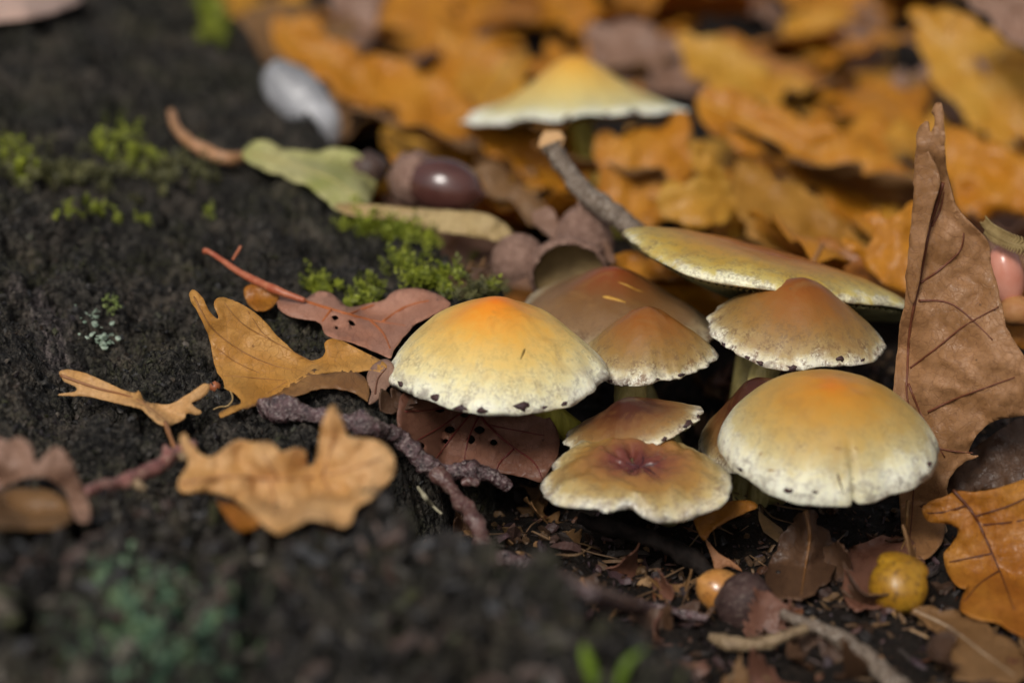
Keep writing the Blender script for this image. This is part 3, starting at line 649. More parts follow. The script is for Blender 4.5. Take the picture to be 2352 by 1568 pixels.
V, F = tube(catmull(pts([(535,596,47.4), (545,580,47.6), (553,566,47.7)]), 6), [.03, .035, .03], 8)
tag(mesh_obj('leaf_stalk', V, F, plain_mat('stalk_rust', (.36, .10, .04), (.42, .15, .08), 4)), 'tiny rust red stalk standing up on the black root', 'stalk')
# L3 small leaf on the left
leaf('oak_leaf', 'narrow shrivelled brown oak leaf lying on the root, arched at its middle', BUFF,
  [(136,856),(150,850),(180,852),(230,870),(270,890),(308,903),(318,898),(332,920),(360,927),(395,926),(430,906),(455,890),(471,881),(481,886),(478,901),(460,916),(441,926),(462,945),(455,953),(430,950),(424,961),(405,972),(385,979),(360,970),(335,946),(320,936),(300,931),(250,921),(200,911),(165,909),(133,907),(150,902),(176,897),(172,885),(150,876)],
  (320, 920, 43.1), (-.1, -.78, .60), bumps=((180, 870, 70, -.2), (310, 910, 30, .15), (440, 905, 50, .15)), wrinkle=.06, seed=6, spacing=9,
  veins=(((140,862),(220,890),(310,915),(380,965)),), vein_col=(.30, .13, .05), stalk=pts([(380,972,43.3), (390,1000,42.6), (403,1032,42.0)]), stalk_r=(.05, .045, .05))
# L4 foreground blurred leaf
leaf('oak_leaf', 'out of focus buff oak leaf with upright pointed lobe hovering over the root', BUFF,
  [(762,931),(775,940),(789,970),(800,1000),(830,1005),(868,1012),(895,1030),(908,1060),(905,1090),(880,1120),(850,1146),(817,1166),(808,1195),(790,1209),(760,1201),(720,1191),(690,1201),(665,1213),(640,1226),(615,1215),(590,1190),(560,1165),(525,1141),(480,1131),(430,1131),(408,1118),(420,1085),(432,1060),(414,1016),(424,994),(440,1020),(465,1045),(490,1046),(515,1030),(545,1010),(580,1015),(620,1014),(646,1036),(680,1029),(702,1036),(706,1066),(724,1060),(734,1000),(746,955)],
  (660, 1090, 38.6), (.05, -.72, .69), bumps=((765, 960, 70, .5), (640, 1040, 60, .25), (700, 1080, 45, -.35), (500, 1090, 90, .2), (860, 1050, 70, .35), (640, 1190, 60, .2), (590, 1110, 60, -.2)), wrinkle=.16, seed=7, spacing=12,
  veins=(((415,1110),(520,1095),(640,1100),(760,1090),(880,1050)), ((640,1100),(600,1040)), ((740,1092),(765,1010),(764,945)), ((620,1102),(640,1190)), ((740,1094),(780,1170))), vein_col=(.44, .21, .08), vein_r=.025)
leaf('oak_leaf', 'dark rusty leaf scrap in shadow beneath the blurred buff leaf', RUST,
  [(498,1148),(530,1155),(570,1175),(595,1195),(585,1212),(550,1220),(525,1195)], (550, 1185, 38.9), (.0, -.75, .6), wrinkle=.06, seed=8)
# L7 brown leaf with holes
hole = lambda x, y, a, b: [(x-a, y), (x, y-b), (x+a, y), (x, y+b)]
leaf('oak_leaf', 'wet purplish brown leaf pierced by round holes below the large cream mushroom', UMBER,
  [(925,903),(960,896),(1050,905),(1150,915),(1240,935),(1280,990),(1282,1040),(1262,1080),(1246,1106),(1215,1099),(1180,1091),(1150,1086),(1100,1076),(1050,1078),(1000,1062),(960,1032),(932,1002),(916,982),(912,945)],
  (1090, 1000, 44.6), (.05, -.60, .78), bumps=((1250, 1090, 60, .2), (930, 950, 60, .15), (1090, 935, 60, -.25)), wrinkle=.08, seed=9,
  holes=(hole(1009, 941, 13, 6), hole(1033, 987, 13, 9), hole(1101, 987, 13, 10), hole(1082, 1009, 10, 11), hole(1024, 1013, 8, 6), hole(1134, 1016, 9, 8), hole(1068, 951, 15, 8), hole(968, 1024, 8, 8)),
  veins=(((1085,930),(1120,975),(1170,1020),(1225,1060),(1246,1100)), ((1085,930),(1020,975),(960,1010)), ((1090,940),(1040,1000),(1000,1055)), ((1100,955),(1075,1010),(1065,1075)), ((1120,975),(1170,985),(1250,1000)), ((1060,925),(1000,940),(930,945)), ((1180,1030),(1150,1060),(1140,1080))), vein_col=(.13, .02, .015), vein_r=.020)
# L5 upright brown leaf
leaf('oak_leaf', 'tall upright brown oak leaf with rolled forked tip and dark veins', KHAKI,
  [(2150,238),(2165,243),(2170,300),(2173,380),(2186,440),(2200,480),(2240,522),(2272,562),(2275,602),(2290,650),(2300,700),(2312,752),(2334,792),(2375,845),(2440,900),(2430,940),(2332,956),(2290,966),(2256,986),(2232,1018),(2226,1040),(2249,1048),(2216,1060),(2187,1088),(2176,1120),(2180,1152),(2172,1200),(2166,1240),(2130,1282),(2092,1272),(2071,1220),(2066,1150),(2060,1080),(2056,1000),(2052,900),(2058,830),(2065,760),(2079,690),(2084,620),(2090,560),(2098,480),(2098,400),(2104,340),(2108,300),(2119,285),(2132,281),(2136,302),(2143,300),(2147,272),(2139,256)],
  (2160, 800, 44.3), (-.22, -.93, .20), midrib=((2166,420),(2150,475),(2135,523),(2114,633),(2090,756),(2084,856),(2083,905),(2098,1000),(2098,1130),(2088,1260)), crease=-.12, cup=.04, bumps=((2130, 300, 120, .25), (2060, 800, 60, -.45), (2320, 850, 120, .35), (2250, 620, 70, -.2), (2120, 1230, 90, -.5)), wrinkle=.09, seed=10, spacing=10, ragged=1.6,
  veins=(((2166,420),(2150,475),(2135,523),(2114,633),(2090,756),(2084,856),(2083,905),(2098,1000),(2098,1130),(2088,1260)), ((2090,845),(2150,800),(2215,748),(2294,704)), ((2131,946),(2201,913),(2331,866)), ((2114,650),(2160,618),(2205,575),(2214,535)), ((2098,1000),(2160,1030),(2235,1040)), ((2140,520),(2160,480),(2168,440)), ((2086,880),(2120,960),(2170,1050)), ((2110,690),(2190,700),(2280,780))), vein_col=(.15, .045, .02), vein_r=.024,
  extra=(dict(outline=[(2146,470),(2128,545),(2112,640),(2100,694),(2086,676),(2080,640),(2084,600),(2090,540),(2097,470),(2100,400),(2106,345),(2120,330),(2150,380),(2160,420)], anchor=(2110, 560, 43.9), normal=(-.5, -.86, .12), name='folded_edge', kw=dict(wrinkle=.05, seed=11, spacing=9)),))
# L6 rust leaf lower right
leaf('oak_leaf', 'glossy rust orange oak leaf curling down at the foot of the upright leaf', RUST,
  [(2420,1080),(2360,1098),(2300,1118),(2240,1129),(2200,1127),(2168,1140),(2130,1155),(2117,1171),(2130,1196),(2165,1200),(2190,1206),(2201,1221),(2185,1250),(2168,1272),(2175,1310),(2195,1341),(2216,1350),(2226,1342),(2212,1366),(2205,1400),(2240,1420),(2290,1430),(2330,1452),(2400,1470),(2440,1300)],
  (2260, 1270, 42.6), (-.25, -.86, .45), midrib=((2190,1126),(2236,1180),(2270,1250),(2300,1320),(2330,1400)), crease=-.15, cup=-.10, wrinkle=.12, seed=12,
  veins=(((2190,1126),(2236,1180),(2270,1250),(2300,1320),(2330,1400)), ((2250,1205),(2310,1200),(2370,1190)), ((2280,1270),(2230,1280),(2180,1290)), ((2295,1310),(2250,1340),(2215,1380)), ((2220,1160),(2170,1175),(2130,1178)), ((2240,1185),(2320,1160),(2380,1130))), vein_col=(.10, .03, .01))
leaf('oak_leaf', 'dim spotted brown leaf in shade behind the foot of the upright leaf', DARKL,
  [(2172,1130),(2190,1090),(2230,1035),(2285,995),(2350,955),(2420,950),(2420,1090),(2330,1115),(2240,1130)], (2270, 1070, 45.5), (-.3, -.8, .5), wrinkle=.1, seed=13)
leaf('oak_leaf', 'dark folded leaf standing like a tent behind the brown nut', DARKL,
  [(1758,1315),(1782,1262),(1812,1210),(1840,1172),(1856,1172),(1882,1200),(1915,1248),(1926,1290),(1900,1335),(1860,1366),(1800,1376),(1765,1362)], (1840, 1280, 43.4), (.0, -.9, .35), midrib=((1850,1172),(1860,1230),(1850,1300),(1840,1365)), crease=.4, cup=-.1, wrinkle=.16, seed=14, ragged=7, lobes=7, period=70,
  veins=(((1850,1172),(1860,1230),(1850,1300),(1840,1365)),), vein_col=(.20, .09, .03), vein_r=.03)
leaf('oak_leaf', 'little pointed orange leaf scrap beside the dark hollow under the tuft', leaf_mat('leaf_scrap_orange', (.36, .15, .06), (.44, .2, .09)),
  [(1621,1237),(1650,1270),(1680,1286),(1706,1312),(1672,1300),(1646,1309),(1635,1282)], (1655, 1280, 43.2), (0, -.85, .5), wrinkle=.05, seed=15, spacing=8)
leaf('oak_leaf', 'rust coloured leaf lying in shade under the split dome cap', RUST,
  [(1592,1180),(1640,1160),(1716,1148),(1740,1165),(1692,1185),(1640,1215),(1615,1240)], (1650, 1180, 43.2), (-.1, -.6, .75), wrinkle=.08, seed=16)
leaf('oak_leaf', 'coarse brown leaf behind the round yellow gall', UMBER,
  [(1936,1310),(1960,1262),(2010,1236),(2062,1230),(2102,1262),(2120,1300),(2090,1345),(2020,1395),(1965,1402),(1945,1370)], (2010, 1320, 43.7), (0, -.85, .45), wrinkle=.2, seed=17, ragged=6, lobes=10, period=80,
  veins=(((2085,1150),(2080,1230),(2070,1260)),), vein_col=(.28, .15, .05))
leaf('oak_leaf', 'grey brown leaf with pale ridge at the foot of the rust leaf', BROWN,
  [(2090,1400),(2150,1395),(2210,1410),(2280,1445),(2340,1490),(2345,1560),(2200,1560),(2190,1500),(2150,1450)], (2220, 1470, 41.2), (.1, -.6, .75), wrinkle=.25, seed=18, ragged=6, lobes=9, period=80, veins=(((2100,1402),(2180,1440),(2260,1500),(2330,1550)),), vein_col=(.34, .24, .15))
# lower left
leaf('oak_leaf', 'blurred mauve leaf curled into an arch at the end of the red twig', MAUVE,
  [(-30,1010),(20,1012),(45,1003),(72,1025),(82,1062),(118,1030),(140,1030),(165,1062),(185,1110),(207,1165),(206,1198),(172,1190),(150,1130),(112,1100),(62,1096),(20,1112),(-30,1125)], (100, 1090, 37.8), (.1, -.85, .45), bumps=((100, 1080, 60, .3), (180, 1150, 60, -.2)), wrinkle=.12, seed=19)
leaf('fallen_leaf', 'dull brown leaf scrap beneath the arched mauve leaf', BROWN,
  [(-30,1120),(40,1120),(110,1125),(150,1150),(160,1200),(90,1215),(-30,1200)], (70, 1165, 38.3), (0, -.6, .75), wrinkle=.1, seed=20)
leaf('fallen_leaf', 'pale pink leaf edge on the far end of the root', PALEPINK,
  [(-60,-40),(120,-40),(190,-5),(130,28),(60,44),(-60,46)], (40, 10, 66), (.2, -.6, .7), wrinkle=.1, seed=21, spacing=18)
# L9 yellow-green leaf
leaf('oak_leaf', 'soft yellow green leaf with curled brown stalk lying on the root edge', LIME,
  [(556,352),(575,332),(605,325),(640,337),(700,350),(765,343),(815,348),(848,378),(862,425),(852,462),(820,474),(785,488),(745,455),(705,428),(655,408),(612,392),(575,372)], (720, 400, 54.5), (.05, -.62, .75), bumps=((600, 340, 50, .2), (780, 460, 60, -.2)), wrinkle=.26, pleat=.12, crease=-.2, lobes=6, seed=22, spacing=12,
  stalk=pts([(394,258,57.0), (403,290,56.6), (428,320,56.2), (470,346,55.8), (520,364,55.4), (565,360,55.0), (610,350,54.8)]), stalk_r=(.10, .11, .14, .17, .15, .10), stalk_mat=plain_mat('stalk_brown', (.30, .15, .06), (.45, .24, .13), 2, .45),
  extra=(dict(outline=[(770,470),(840,468),(950,478),(1050,484),(1120,492),(1160,515),(1184,545),(1150,556),(1080,542),(1000,532),(930,508),(850,500),(795,492)], anchor=(980, 508, 51.5), normal=(-.1, -.7, .65), mat=STRAW, name='curled_edge', kw=dict(wrinkle=.15, seed=23, bumps=((1120, 520, 50, .3),))),),
  veins=(((575,352),(660,375),(760,410),(830,460)),), vein_col=(.50, .42, .16))

# background leaves --------------------------------------------------
BGG = 'amber leaves heaped behind the mushrooms'
def bgleaf(label, mat, ol, anchor, n, seed, **kw):
    kw.setdefault('wrinkle', .18); kw.setdefault('lobes', 17); kw.setdefault('pleat', .13); kw.setdefault('crease', -.2); kw.setdefault('spacing', 17); kw.setdefault('ragged', 3)
    return leaf('oak_leaf', label, mat, ol, anchor, n, seed=seed, group=BGG, thick=.03, **kw)
bgleaf('amber oak leaf with drooping end beside the pale grey stone', AMBER,
  [(622,72),(660,40),(720,45),(770,95),(835,130),(900,195),(965,228),(1050,262),(1015,332),(965,345),(905,303),(850,262),(800,225),(755,192),(690,150),(648,112)], (830, 190, 66), (.15, -.62, .75), 31, midrib=((640,80),(760,140),(880,230),(1000,300)), crease=-.3, veins=(((640,80),(760,140),(880,230),(1000,300)),), vein_col=(.6, .36, .08))
bgleaf('amber leaf with pointed upright lobe left of the lone golden mushroom', AMBER,
  [(998,66),(1030,68),(1085,92),(1160,115),(1240,140),(1320,165),(1330,260),(1200,300),(1080,270),(1010,215),(960,170),(1012,150)], (1120, 180, 70), (-.1, -.60, .78), 32, veins=(((1010,80),(1100,150),(1250,230)),), vein_col=(.6, .36, .08))
bgleaf('mid amber leaf with purplish sheen under the pointed lobe', AMBER,
  [(830,140),(900,130),(960,160),(1030,190),(1090,230),(1100,290),(1040,330),(990,340),(930,300),(880,260),(845,200)], (960, 230, 64.5), (.1, -.55, .8), 33)
bgleaf('pinkish brown leaf tip standing up at the back of the litter', MAUVE,
  [(760,-20),(880,-20),(866,60),(842,108),(818,136),(796,124),(778,80)], (820, 60, 72), (0, -.9, .35), 34)
bgleaf('mauve brown leaf sheltering behind the lone golden cap', MAUVE,
  [(1338,78),(1380,58),(1440,52),(1520,70),(1590,120),(1620,190),(1580,225),(1480,200),(1400,170),(1352,120)], (1470, 130, 70), (.1, -.65, .7), 35)
bgleaf('long amber leaf slanting down to the right behind the tilted disc cap', AMBER,
  [(1600,215),(1660,205),(1740,235),(1820,262),(1900,288),(1965,312),(2060,385),(2095,450),(2060,520),(1992,530),(1930,505),(1880,450),(1830,405),(1755,392),(1690,340),(1630,285)], (1840, 350, 60), (.10, -.60, .78), 36, midrib=((1610,230),(1760,300),(1900,380),(2050,500)), crease=-.35, veins=(((1610,230),(1760,300),(1900,380),(2050,500)), ((1760,300),(1800,380)), ((1850,345),(1960,330))), vein_col=(.6, .38, .1))
bgleaf('broad golden brown leaf above the long slanting amber leaf', GOLD,
  [(1560,80),(1640,90),(1720,130),(1800,175),(1900,200),(1990,240),(2060,300),(2010,340),(1930,290),(1850,265),(1740,240),(1650,210),(1580,160)], (1790, 200, 67), (.05, -.55, .8), 37)
bgleaf('yellow leaf in the dark top of the litter with reddish end', GOLD,
  [(1800,60),(1840,30),(1910,25),(1990,45),(2030,100),(2062,165),(2060,235),(2010,225),(1950,170),(1870,150),(1820,110)], (1930, 120, 74), (.0, -.65, .75), 38)
bgleaf('rust leaf across the top of the heap', leaf_mat('leaf_red_amber', (.42, .15, .03), (.50, .22, .05), (.3, .05, .02)),
  [(1700,120),(1780,130),(1880,170),(1980,210),(2065,200),(2060,260),(1970,270),(1850,240),(1740,190)], (1880, 190, 70.5), (.1, -.6, .75), 39)
bgleaf('large golden leaf with a dark hole at the edge of the litter', GOLD,
  [(2095,40),(2120,20),(2200,30),(2300,90),(2400,180),(2420,330),(2332,345),(2260,310),(2190,235),(2130,150)], (2240, 160, 63), (-.15, -.62, .75), 40, holes=([(2240,130),(2262,140),(2276,165),(2262,170),(2244,152)],), veins=(((2110,40),(2220,150),(2360,300)),), vein_col=(.62, .42, .16))
bgleaf('pinkish tan leaf overlapping the large golden leaf', MAUVE, [(2220,-20),(2420,-20),(2420,140),(2340,100),(2280,50)], (2330, 40, 60), (-.2, -.7, .6), 41)
bgleaf('shaded brown leaf below the large golden leaf', BROWN,
  [(2080,180),(2140,190),(2230,290),(2332,350),(2420,360),(2420,420),(2260,410),(2170,330),(2100,270)], (2200, 290, 66), (-.1, -.6, .75), 42)
bgleaf('orange leaf glowing behind the tall upright leaf', AMBER,
  [(2170,310),(2260,320),(2350,360),(2430,400),(2430,520),(2330,480),(2240,505),(2190,450)], (2280, 410, 57), (-.2, -.65, .7), 43)
bgleaf('bright amber leaf standing behind the olive stem of the lone mushroom', AMBER,
  [(1372,330),(1420,305),(1490,300),(1570,262),(1592,340),(1584,425),(1552,495),(1490,515),(1430,505),(1385,475)], (1480, 400, 58), (.05, -.8, .55), 44)
bgleaf('pinkish amber leaf corner near the twig end', GOLD,
  [(1520,430),(1580,415),(1650,425),(1676,470),(1650,515),(1570,520),(1520,490)], (1600, 470, 55), (.1, -.7, .6), 45)
bgleaf('brown amber leaf rolled like a gutter under the lone golden mushroom', AMBER,
  [(1075,290),(1150,285),(1250,300),(1340,330),(1350,420),(1290,440),(1220,410),(1150,360),(1095,330)], (1210, 350, 60), (.15, -.35, .9), 46, midrib=((1080,300),(1200,370),(1320,430)), cup=.3)
bgleaf('thin amber leaf seen edge on, right of the bright amber leaf', GOLD,
  [(1592,318),(1612,340),(1655,400),(1695,465),(1712,545),(1680,560),(1660,500),(1620,430),(1596,370)], (1650, 440, 56), (.55, -.7, .4), 47)
bgleaf('spiky orange leaf with reddish lower edge behind the disc cap', AMBER,
  [(1975,495),(2010,488),(2040,510),(2080,470),(2130,500),(2130,680),(2060,660),(1990,610),(1938,550),(1985,560),(2010,545)], (2050, 570, 51), (-.1, -.75, .6), 48)
bgleaf('shaded amber leaf under the long slanting leaf', leaf_mat('leaf_amber_shaded', (.38, .17, .02), (.46, .22, .03)),  # darker amber: the shade it lies in is put into the colour
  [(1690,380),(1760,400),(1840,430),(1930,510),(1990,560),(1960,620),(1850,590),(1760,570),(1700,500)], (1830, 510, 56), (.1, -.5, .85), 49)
bgleaf('reddish leaf low behind the right end of the disc cap', RUST,
  [(1860,560),(1940,560),(2020,600),(2090,650),(2090,720),(1980,690),(1890,640)], (1970, 630, 52), (0, -.55, .8), 50)
bgleaf('orange leaf gleaming under the disc cap', AMBER, [(1400,595),(1470,585),(1560,620),(1690,680),(1690,720),(1590,715),(1480,670),(1420,640)], (1530, 650, 50.5), (.1, -.5, .85), 51)
bgleaf('yellow brown leaf left of the brown gutter leaf', GOLD, [(880,300),(960,300),(1040,330),(1090,370),(1060,420),(980,400),(900,360)], (980, 350, 62), (.1, -.5, .85), 52)
bgleaf('tawny leaf strip behind the acorn cups', BROWN, [(1090,380),(1160,400),(1240,470),(1280,500),(1250,530),(1180,470),(1120,440)], (1180, 450, 55), (0, -.7, .6), 53)
bgleaf('deep orange leaf right of the upright leaf', RUST, [(2290,640),(2350,650),(2420,700),(2420,800),(2340,790),(2300,740)], (2350, 710, 47.5), (-.2, -.8, .5), 54)

# filler: loose leaves lying on the litter
def oak_outline(n=46, lobes=5, depth=.42, width=.30, seed=0):
    u = np.linspace(0, 1, n); rg = np.random.default_rng(seed)
    env = np.sin(np.pi*np.clip(u, 0, 1)**1.15)**.8; env[0] = env[-1] = 0
    w = width*env*(1-depth*(.5+.5*np.cos(2*np.pi*lobes*u+rg.uniform(0, 1)))*(u > .06)); return u, w
def loose_leaf(label, group, x, y, L, yaw, pitch, roll, mat, seed, lift=.25, curl=.5, name='fallen_leaf', torn=False):
    rg = np.random.default_rng(seed); u, w = oak_outline(40, rg.integers(4, 6), .45, rg.uniform(.24, .33), seed)
    if torn: w = (.16+.34*np.sqrt(np.clip(1-(2*u-1)**2, 0, 1)))*(1+.35*vnoise(u*5, 0*u, seed, seed)+.2*vnoise(u*17, 0*u, seed, seed+1))*rg.uniform(.6, 1)*sstep(0, .06, u)*sstep(1, .94, u)+.02
    s = np.linspace(-1, 1, 13); Uu, Ss = np.meshgrid(u, s, indexing='ij'); Wd = w[:, None]*Ss
    X = (Uu-.5)*L + np.abs(Wd)*L*.35; Y = Wd*L*(1+.1*vnoise(Uu*9, Ss*0, seed, 1)) + (L*.18*vnoise(Uu*4, Ss*0+7, seed, 2)+L*.06*Ss*vnoise(Uu*14, np.sign(Ss), seed, 4) if torn else 0)
    Z = curl*(Y**2)/L*1.2 + curl*.5*((Uu-.5)**2)*L*rg.uniform(-1, 1) + .22*fbm(X*.7, Y*.7, seed, 3, seed) + .10*np.cos(2*np.pi*(X-np.abs(Y)*.7)/1.0)*np.minimum(np.abs(Y), 1)
    V = np.stack([X, Y, Z], -1).reshape(-1, 3)
    M = np.array(Matrix.Rotation(yaw, 3, 'Z') @ Matrix.Rotation(pitch, 3, 'Y') @ Matrix.Rotation(roll, 3, 'X'))
    V = V @ M.T; c = on_top(x, y); V = V + np.array([x, y, 0]); V[:, 2] += max(c[2]-V[:, 2].min()-.1, np.max(np.where(True, float(c[2])-0.0, 0))*0 + c[2]-V[:, 2].mean()+lift)
    n, m = Uu.shape; i = np.arange(n*m).reshape(n, m); F = np.stack([i[:-1, :-1], i[1:, :-1], i[1:, 1:], i[:-1, 1:]], -1).reshape(-1, 4)
    t = thing(name, label, 'leaf', [x, y, V[:, 2].min()], group)
    blade = solid(mesh_obj('blade', V, F, mat, t, uv=np.stack([X, Y], -1).reshape(-1, 2)+seed*2.7), .03)
    if torn and seed % 3: return
    Vm, Fm = tube(V.reshape(n, m, 3)[:, m//2]+np.array([0, 0, .02]), [.05, .015], 6); mesh_obj('midrib', Vm, Fm, vein_mat((.3, .14, .05)), blade)
fill = [AMBER, GOLD, BROWN, AMBER, RUST, MAUVE, AMBER, BROWN]
lab = {AMBER.name: 'amber', GOLD.name: 'golden', BROWN.name: 'brown', MAUVE.name: 'mauve brown', RUST.name: 'rust', DARKL.name: 'dark brown'}
rg = np.random.default_rng(5); k = 0
while k < 120:
    yy = rg.uniform(5.5, 58); xx = rg.uniform(-.5, .62)*(44+yy)*.5
    if xx < edge_x(yy)+1.5 or (abs(xx-4.2) < 3.2 and yy < 6.5): continue
    mt = fill[k % len(fill)]
    loose_leaf('blurred %s oak leaf lying deep in the litter behind the mushrooms' % lab[mt.name], 'loose %s leaves in the far litter' % lab[mt.name], xx, yy, rg.uniform(4.5, 8), rg.uniform(0, 6.28), rg.uniform(-.5, .5), rg.uniform(-.55, .55), mt, 100+k, rg.uniform(.1, 1.1)); k += 1

# ================================================================== TWIGS
BARK = plain_mat('twig_bark_wet', (.022, .010, .012), (.14, .075, .078), 6, .24, 1.0, .8, 17, (.34, .27, .25), bd=.14)  # pale flecks: bark speckle plus whitish wet highlights painted into the colour
BARK_GREY = plain_mat('twig_bark_grey', (.09, .06, .04), (.20, .15, .11), 4, .55, .9, .4, 15, (.46, .40, .33), bd=.12)
BARK_RED = plain_mat('twig_bark_red', (.065, .026, .025), (.15, .075, .062), 4, .28, .9, .7, 14, (.26, .19, .16), bd=.08)  # pale spots paint small highlights into the bark colour
BARK_PALE = plain_mat('twig_pale', (.14, .09, .05), (.26, .18, .10), 3, .6, .7, .35, 12, (.38, .28, .17))
ENDWOOD = plain_mat('cut_wood', (.44, .24, .10), (.58, .36, .17), 6, .6, .5)
def twig(label, path, radii, mat, rough=.2, freq=3.2, seg=14, group=None, parts=()):
    pth = catmull(pts(path), 18); V, F = tube(pth, radii, seg+6, rough, freq, len(path))
    t = thing('twig', label, 'twig', [V[:, 0].mean(), V[:, 1].mean(), V[:, 2].min()], group)
    mesh_obj('stem', V, F, mat, t)
    for nm, p2, r2, m2 in parts:
        V, F = tube(catmull(pts(p2), 8), r2, seg, rough, freq, 5); mesh_obj(nm, V, F, m2 or mat, t)
    return t
t1 = twig('grey twig with flared pale cut end rising over the acorn cups', [(1268,330,51.0), (1276,350,51.0), (1296,385,51.0), (1335,432,50.8), (1385,474,50.5), (1425,500,50.2), (1465,530,49.9)], [.26, .19, .20, .19, .22, .24, .19, .21, .20], BARK_GREY, .22, 4,
  parts=(('side_shoot', [(1338,440,50.8), (1365,470,50.6), (1395,500,50.5)], (.16, .13, .1), None),))
pc = P(1267, 322, 51.0); ax = np.array([-.12, -.55, .83]); ax /= np.linalg.norm(ax); e1 = np.cross(ax, [1, 0, 0]); e1 /= np.linalg.norm(e1); e2 = np.cross(ax, e1)
a = np.linspace(0, 2*np.pi, 26, endpoint=False); rr = .27*(1+.18*RNG.uniform(-1, 1, 26))
rings = [pc + f*rr[:, None]*(np.cos(a)[:, None]*e1+np.sin(a)[:, None]*e2)+ax*z for f, z in ((.62, -.16), (.95, -.03), (1.0, .02), (.80, .0), (.55, .05), (.42, .0), (.25, .07), (.05, .05))]
V = np.concatenate(rings); F = [(i*26+j, i*26+(j+1) % 26, (i+1)*26+(j+1) % 26, (i+1)*26+j) for i in range(7) for j in range(26)]
mesh_obj('cut_end', V, F, ENDWOOD, t1)
twig('knobbly wet purple twig lying below the tan leaf, forked at its end', [(603,946,43.6), (625,935,43.7), (665,938,43.7), (720,955,43.6), (780,968,43.4), (850,975,43.3), (905,1000,43.2), (945,1035,43.0), (975,1068,43.0), (1020,1080,43.1), (1080,1082,43.2), (1130,1092,43.3), (1170,1115,43.4)],
  [.13, .22, .20, .14, .16, .18, .14, .19, .17, .13, .16, .14, .12], BARK, .42, 4.2, 16,
  parts=(('fork', [(1000,1080,43.0), (1035,1120,42.7), (1070,1165,42.2), (1098,1220,-41.8), (1115,1280,-41.4), (1124,1350,-41.0)], (.12, .14, .13, .15, .14, .15), BARK_RED),
         ('bark_flake', [(1060,1110,42.8), (1080,1105,42.8), (1100,1112,42.8)], (.05, .11, .05), BARK_RED)))
twig('long grey twig running from the black root to the brown nut', [(1130,1270,-41.6), (1200,1298,-41.4), (1260,1320,-41.3), (1330,1350,41.2), (1400,1378,41.3), (1470,1392,41.4), (1540,1402,41.5), (1625,1418,41.6)], [.12, .16, .15, .14, .12, .11, .09, .07], BARK, .36, 4)
twig('pale bent twig below the brown nut', [(1630,1462,40.2), (1680,1478,40.0), (1740,1478,40.0), (1800,1462,40.0), (1850,1440,40.2), (1870,1420,40.3)], [.08, .12, .11, .10, .08, .05], BARK_PALE, .34, 4)
twig('thick brown twig slanting out of the litter below the yellow gall', [(1795,1408,40.6), (1850,1430,40.3), (1910,1455,40.0), (1960,1485,39.6), (2010,1525,39.2), (2070,1590,38.5)], [.07, .09, .12, .16, .17, .18], BARK_GREY, .3, 3.5)
twig('reddish knotted twig on the root joining the arched mauve leaf', [(195,1130,38.0), (240,1115,38.5), (300,1100,39.0), (350,1075,39.5), (400,1045,40.0), (445,1022,40.4)], [.10, .11, .11, .13, .11, .10], plain_mat('twig_pink', (.15, .045, .04), (.28, .12, .10), 3, .35, .6, .5, 9, (.34, .22, .16)), .3, 3,
  parts=(('bud', [(380,1060,39.7), (385,1040,39.8), (378,1022,39.9)], (.12, .13, .04), None), ('bud', [(300,1100,39.0), (320,1115,38.9), (335,1122,38.9)], (.07, .08, .04), BARK_PALE), ('bud', [(410,1045,40), (425,1050,39.9), (440,1040,39.9)], (.07, .09, .04), BARK_PALE)))
twig('thin whitish rootlet dangling in the hollow under the forked twig', [(960,1118,43.2), (975,1140,43.1), (992,1160,43.0), (1015,1180,42.9)], [.03, .045, .035, .02], plain_mat('rootlet', (.30, .27, .18), (.42, .38, .26), 6), .3, 6, 8)
twig('dark buried root in the deep shade under the lobed plum cap', [(1330,1190,43.6), (1420,1215,43.4), (1510,1245,43.2), (1600,1290,43.0), (1650,1330,42.8)], [.13, .16, .14, .16, .12], plain_mat('buried_root', (.008, .006, .005), (.024, .017, .014), 4, .8, .8, .15), .4, 3.5)

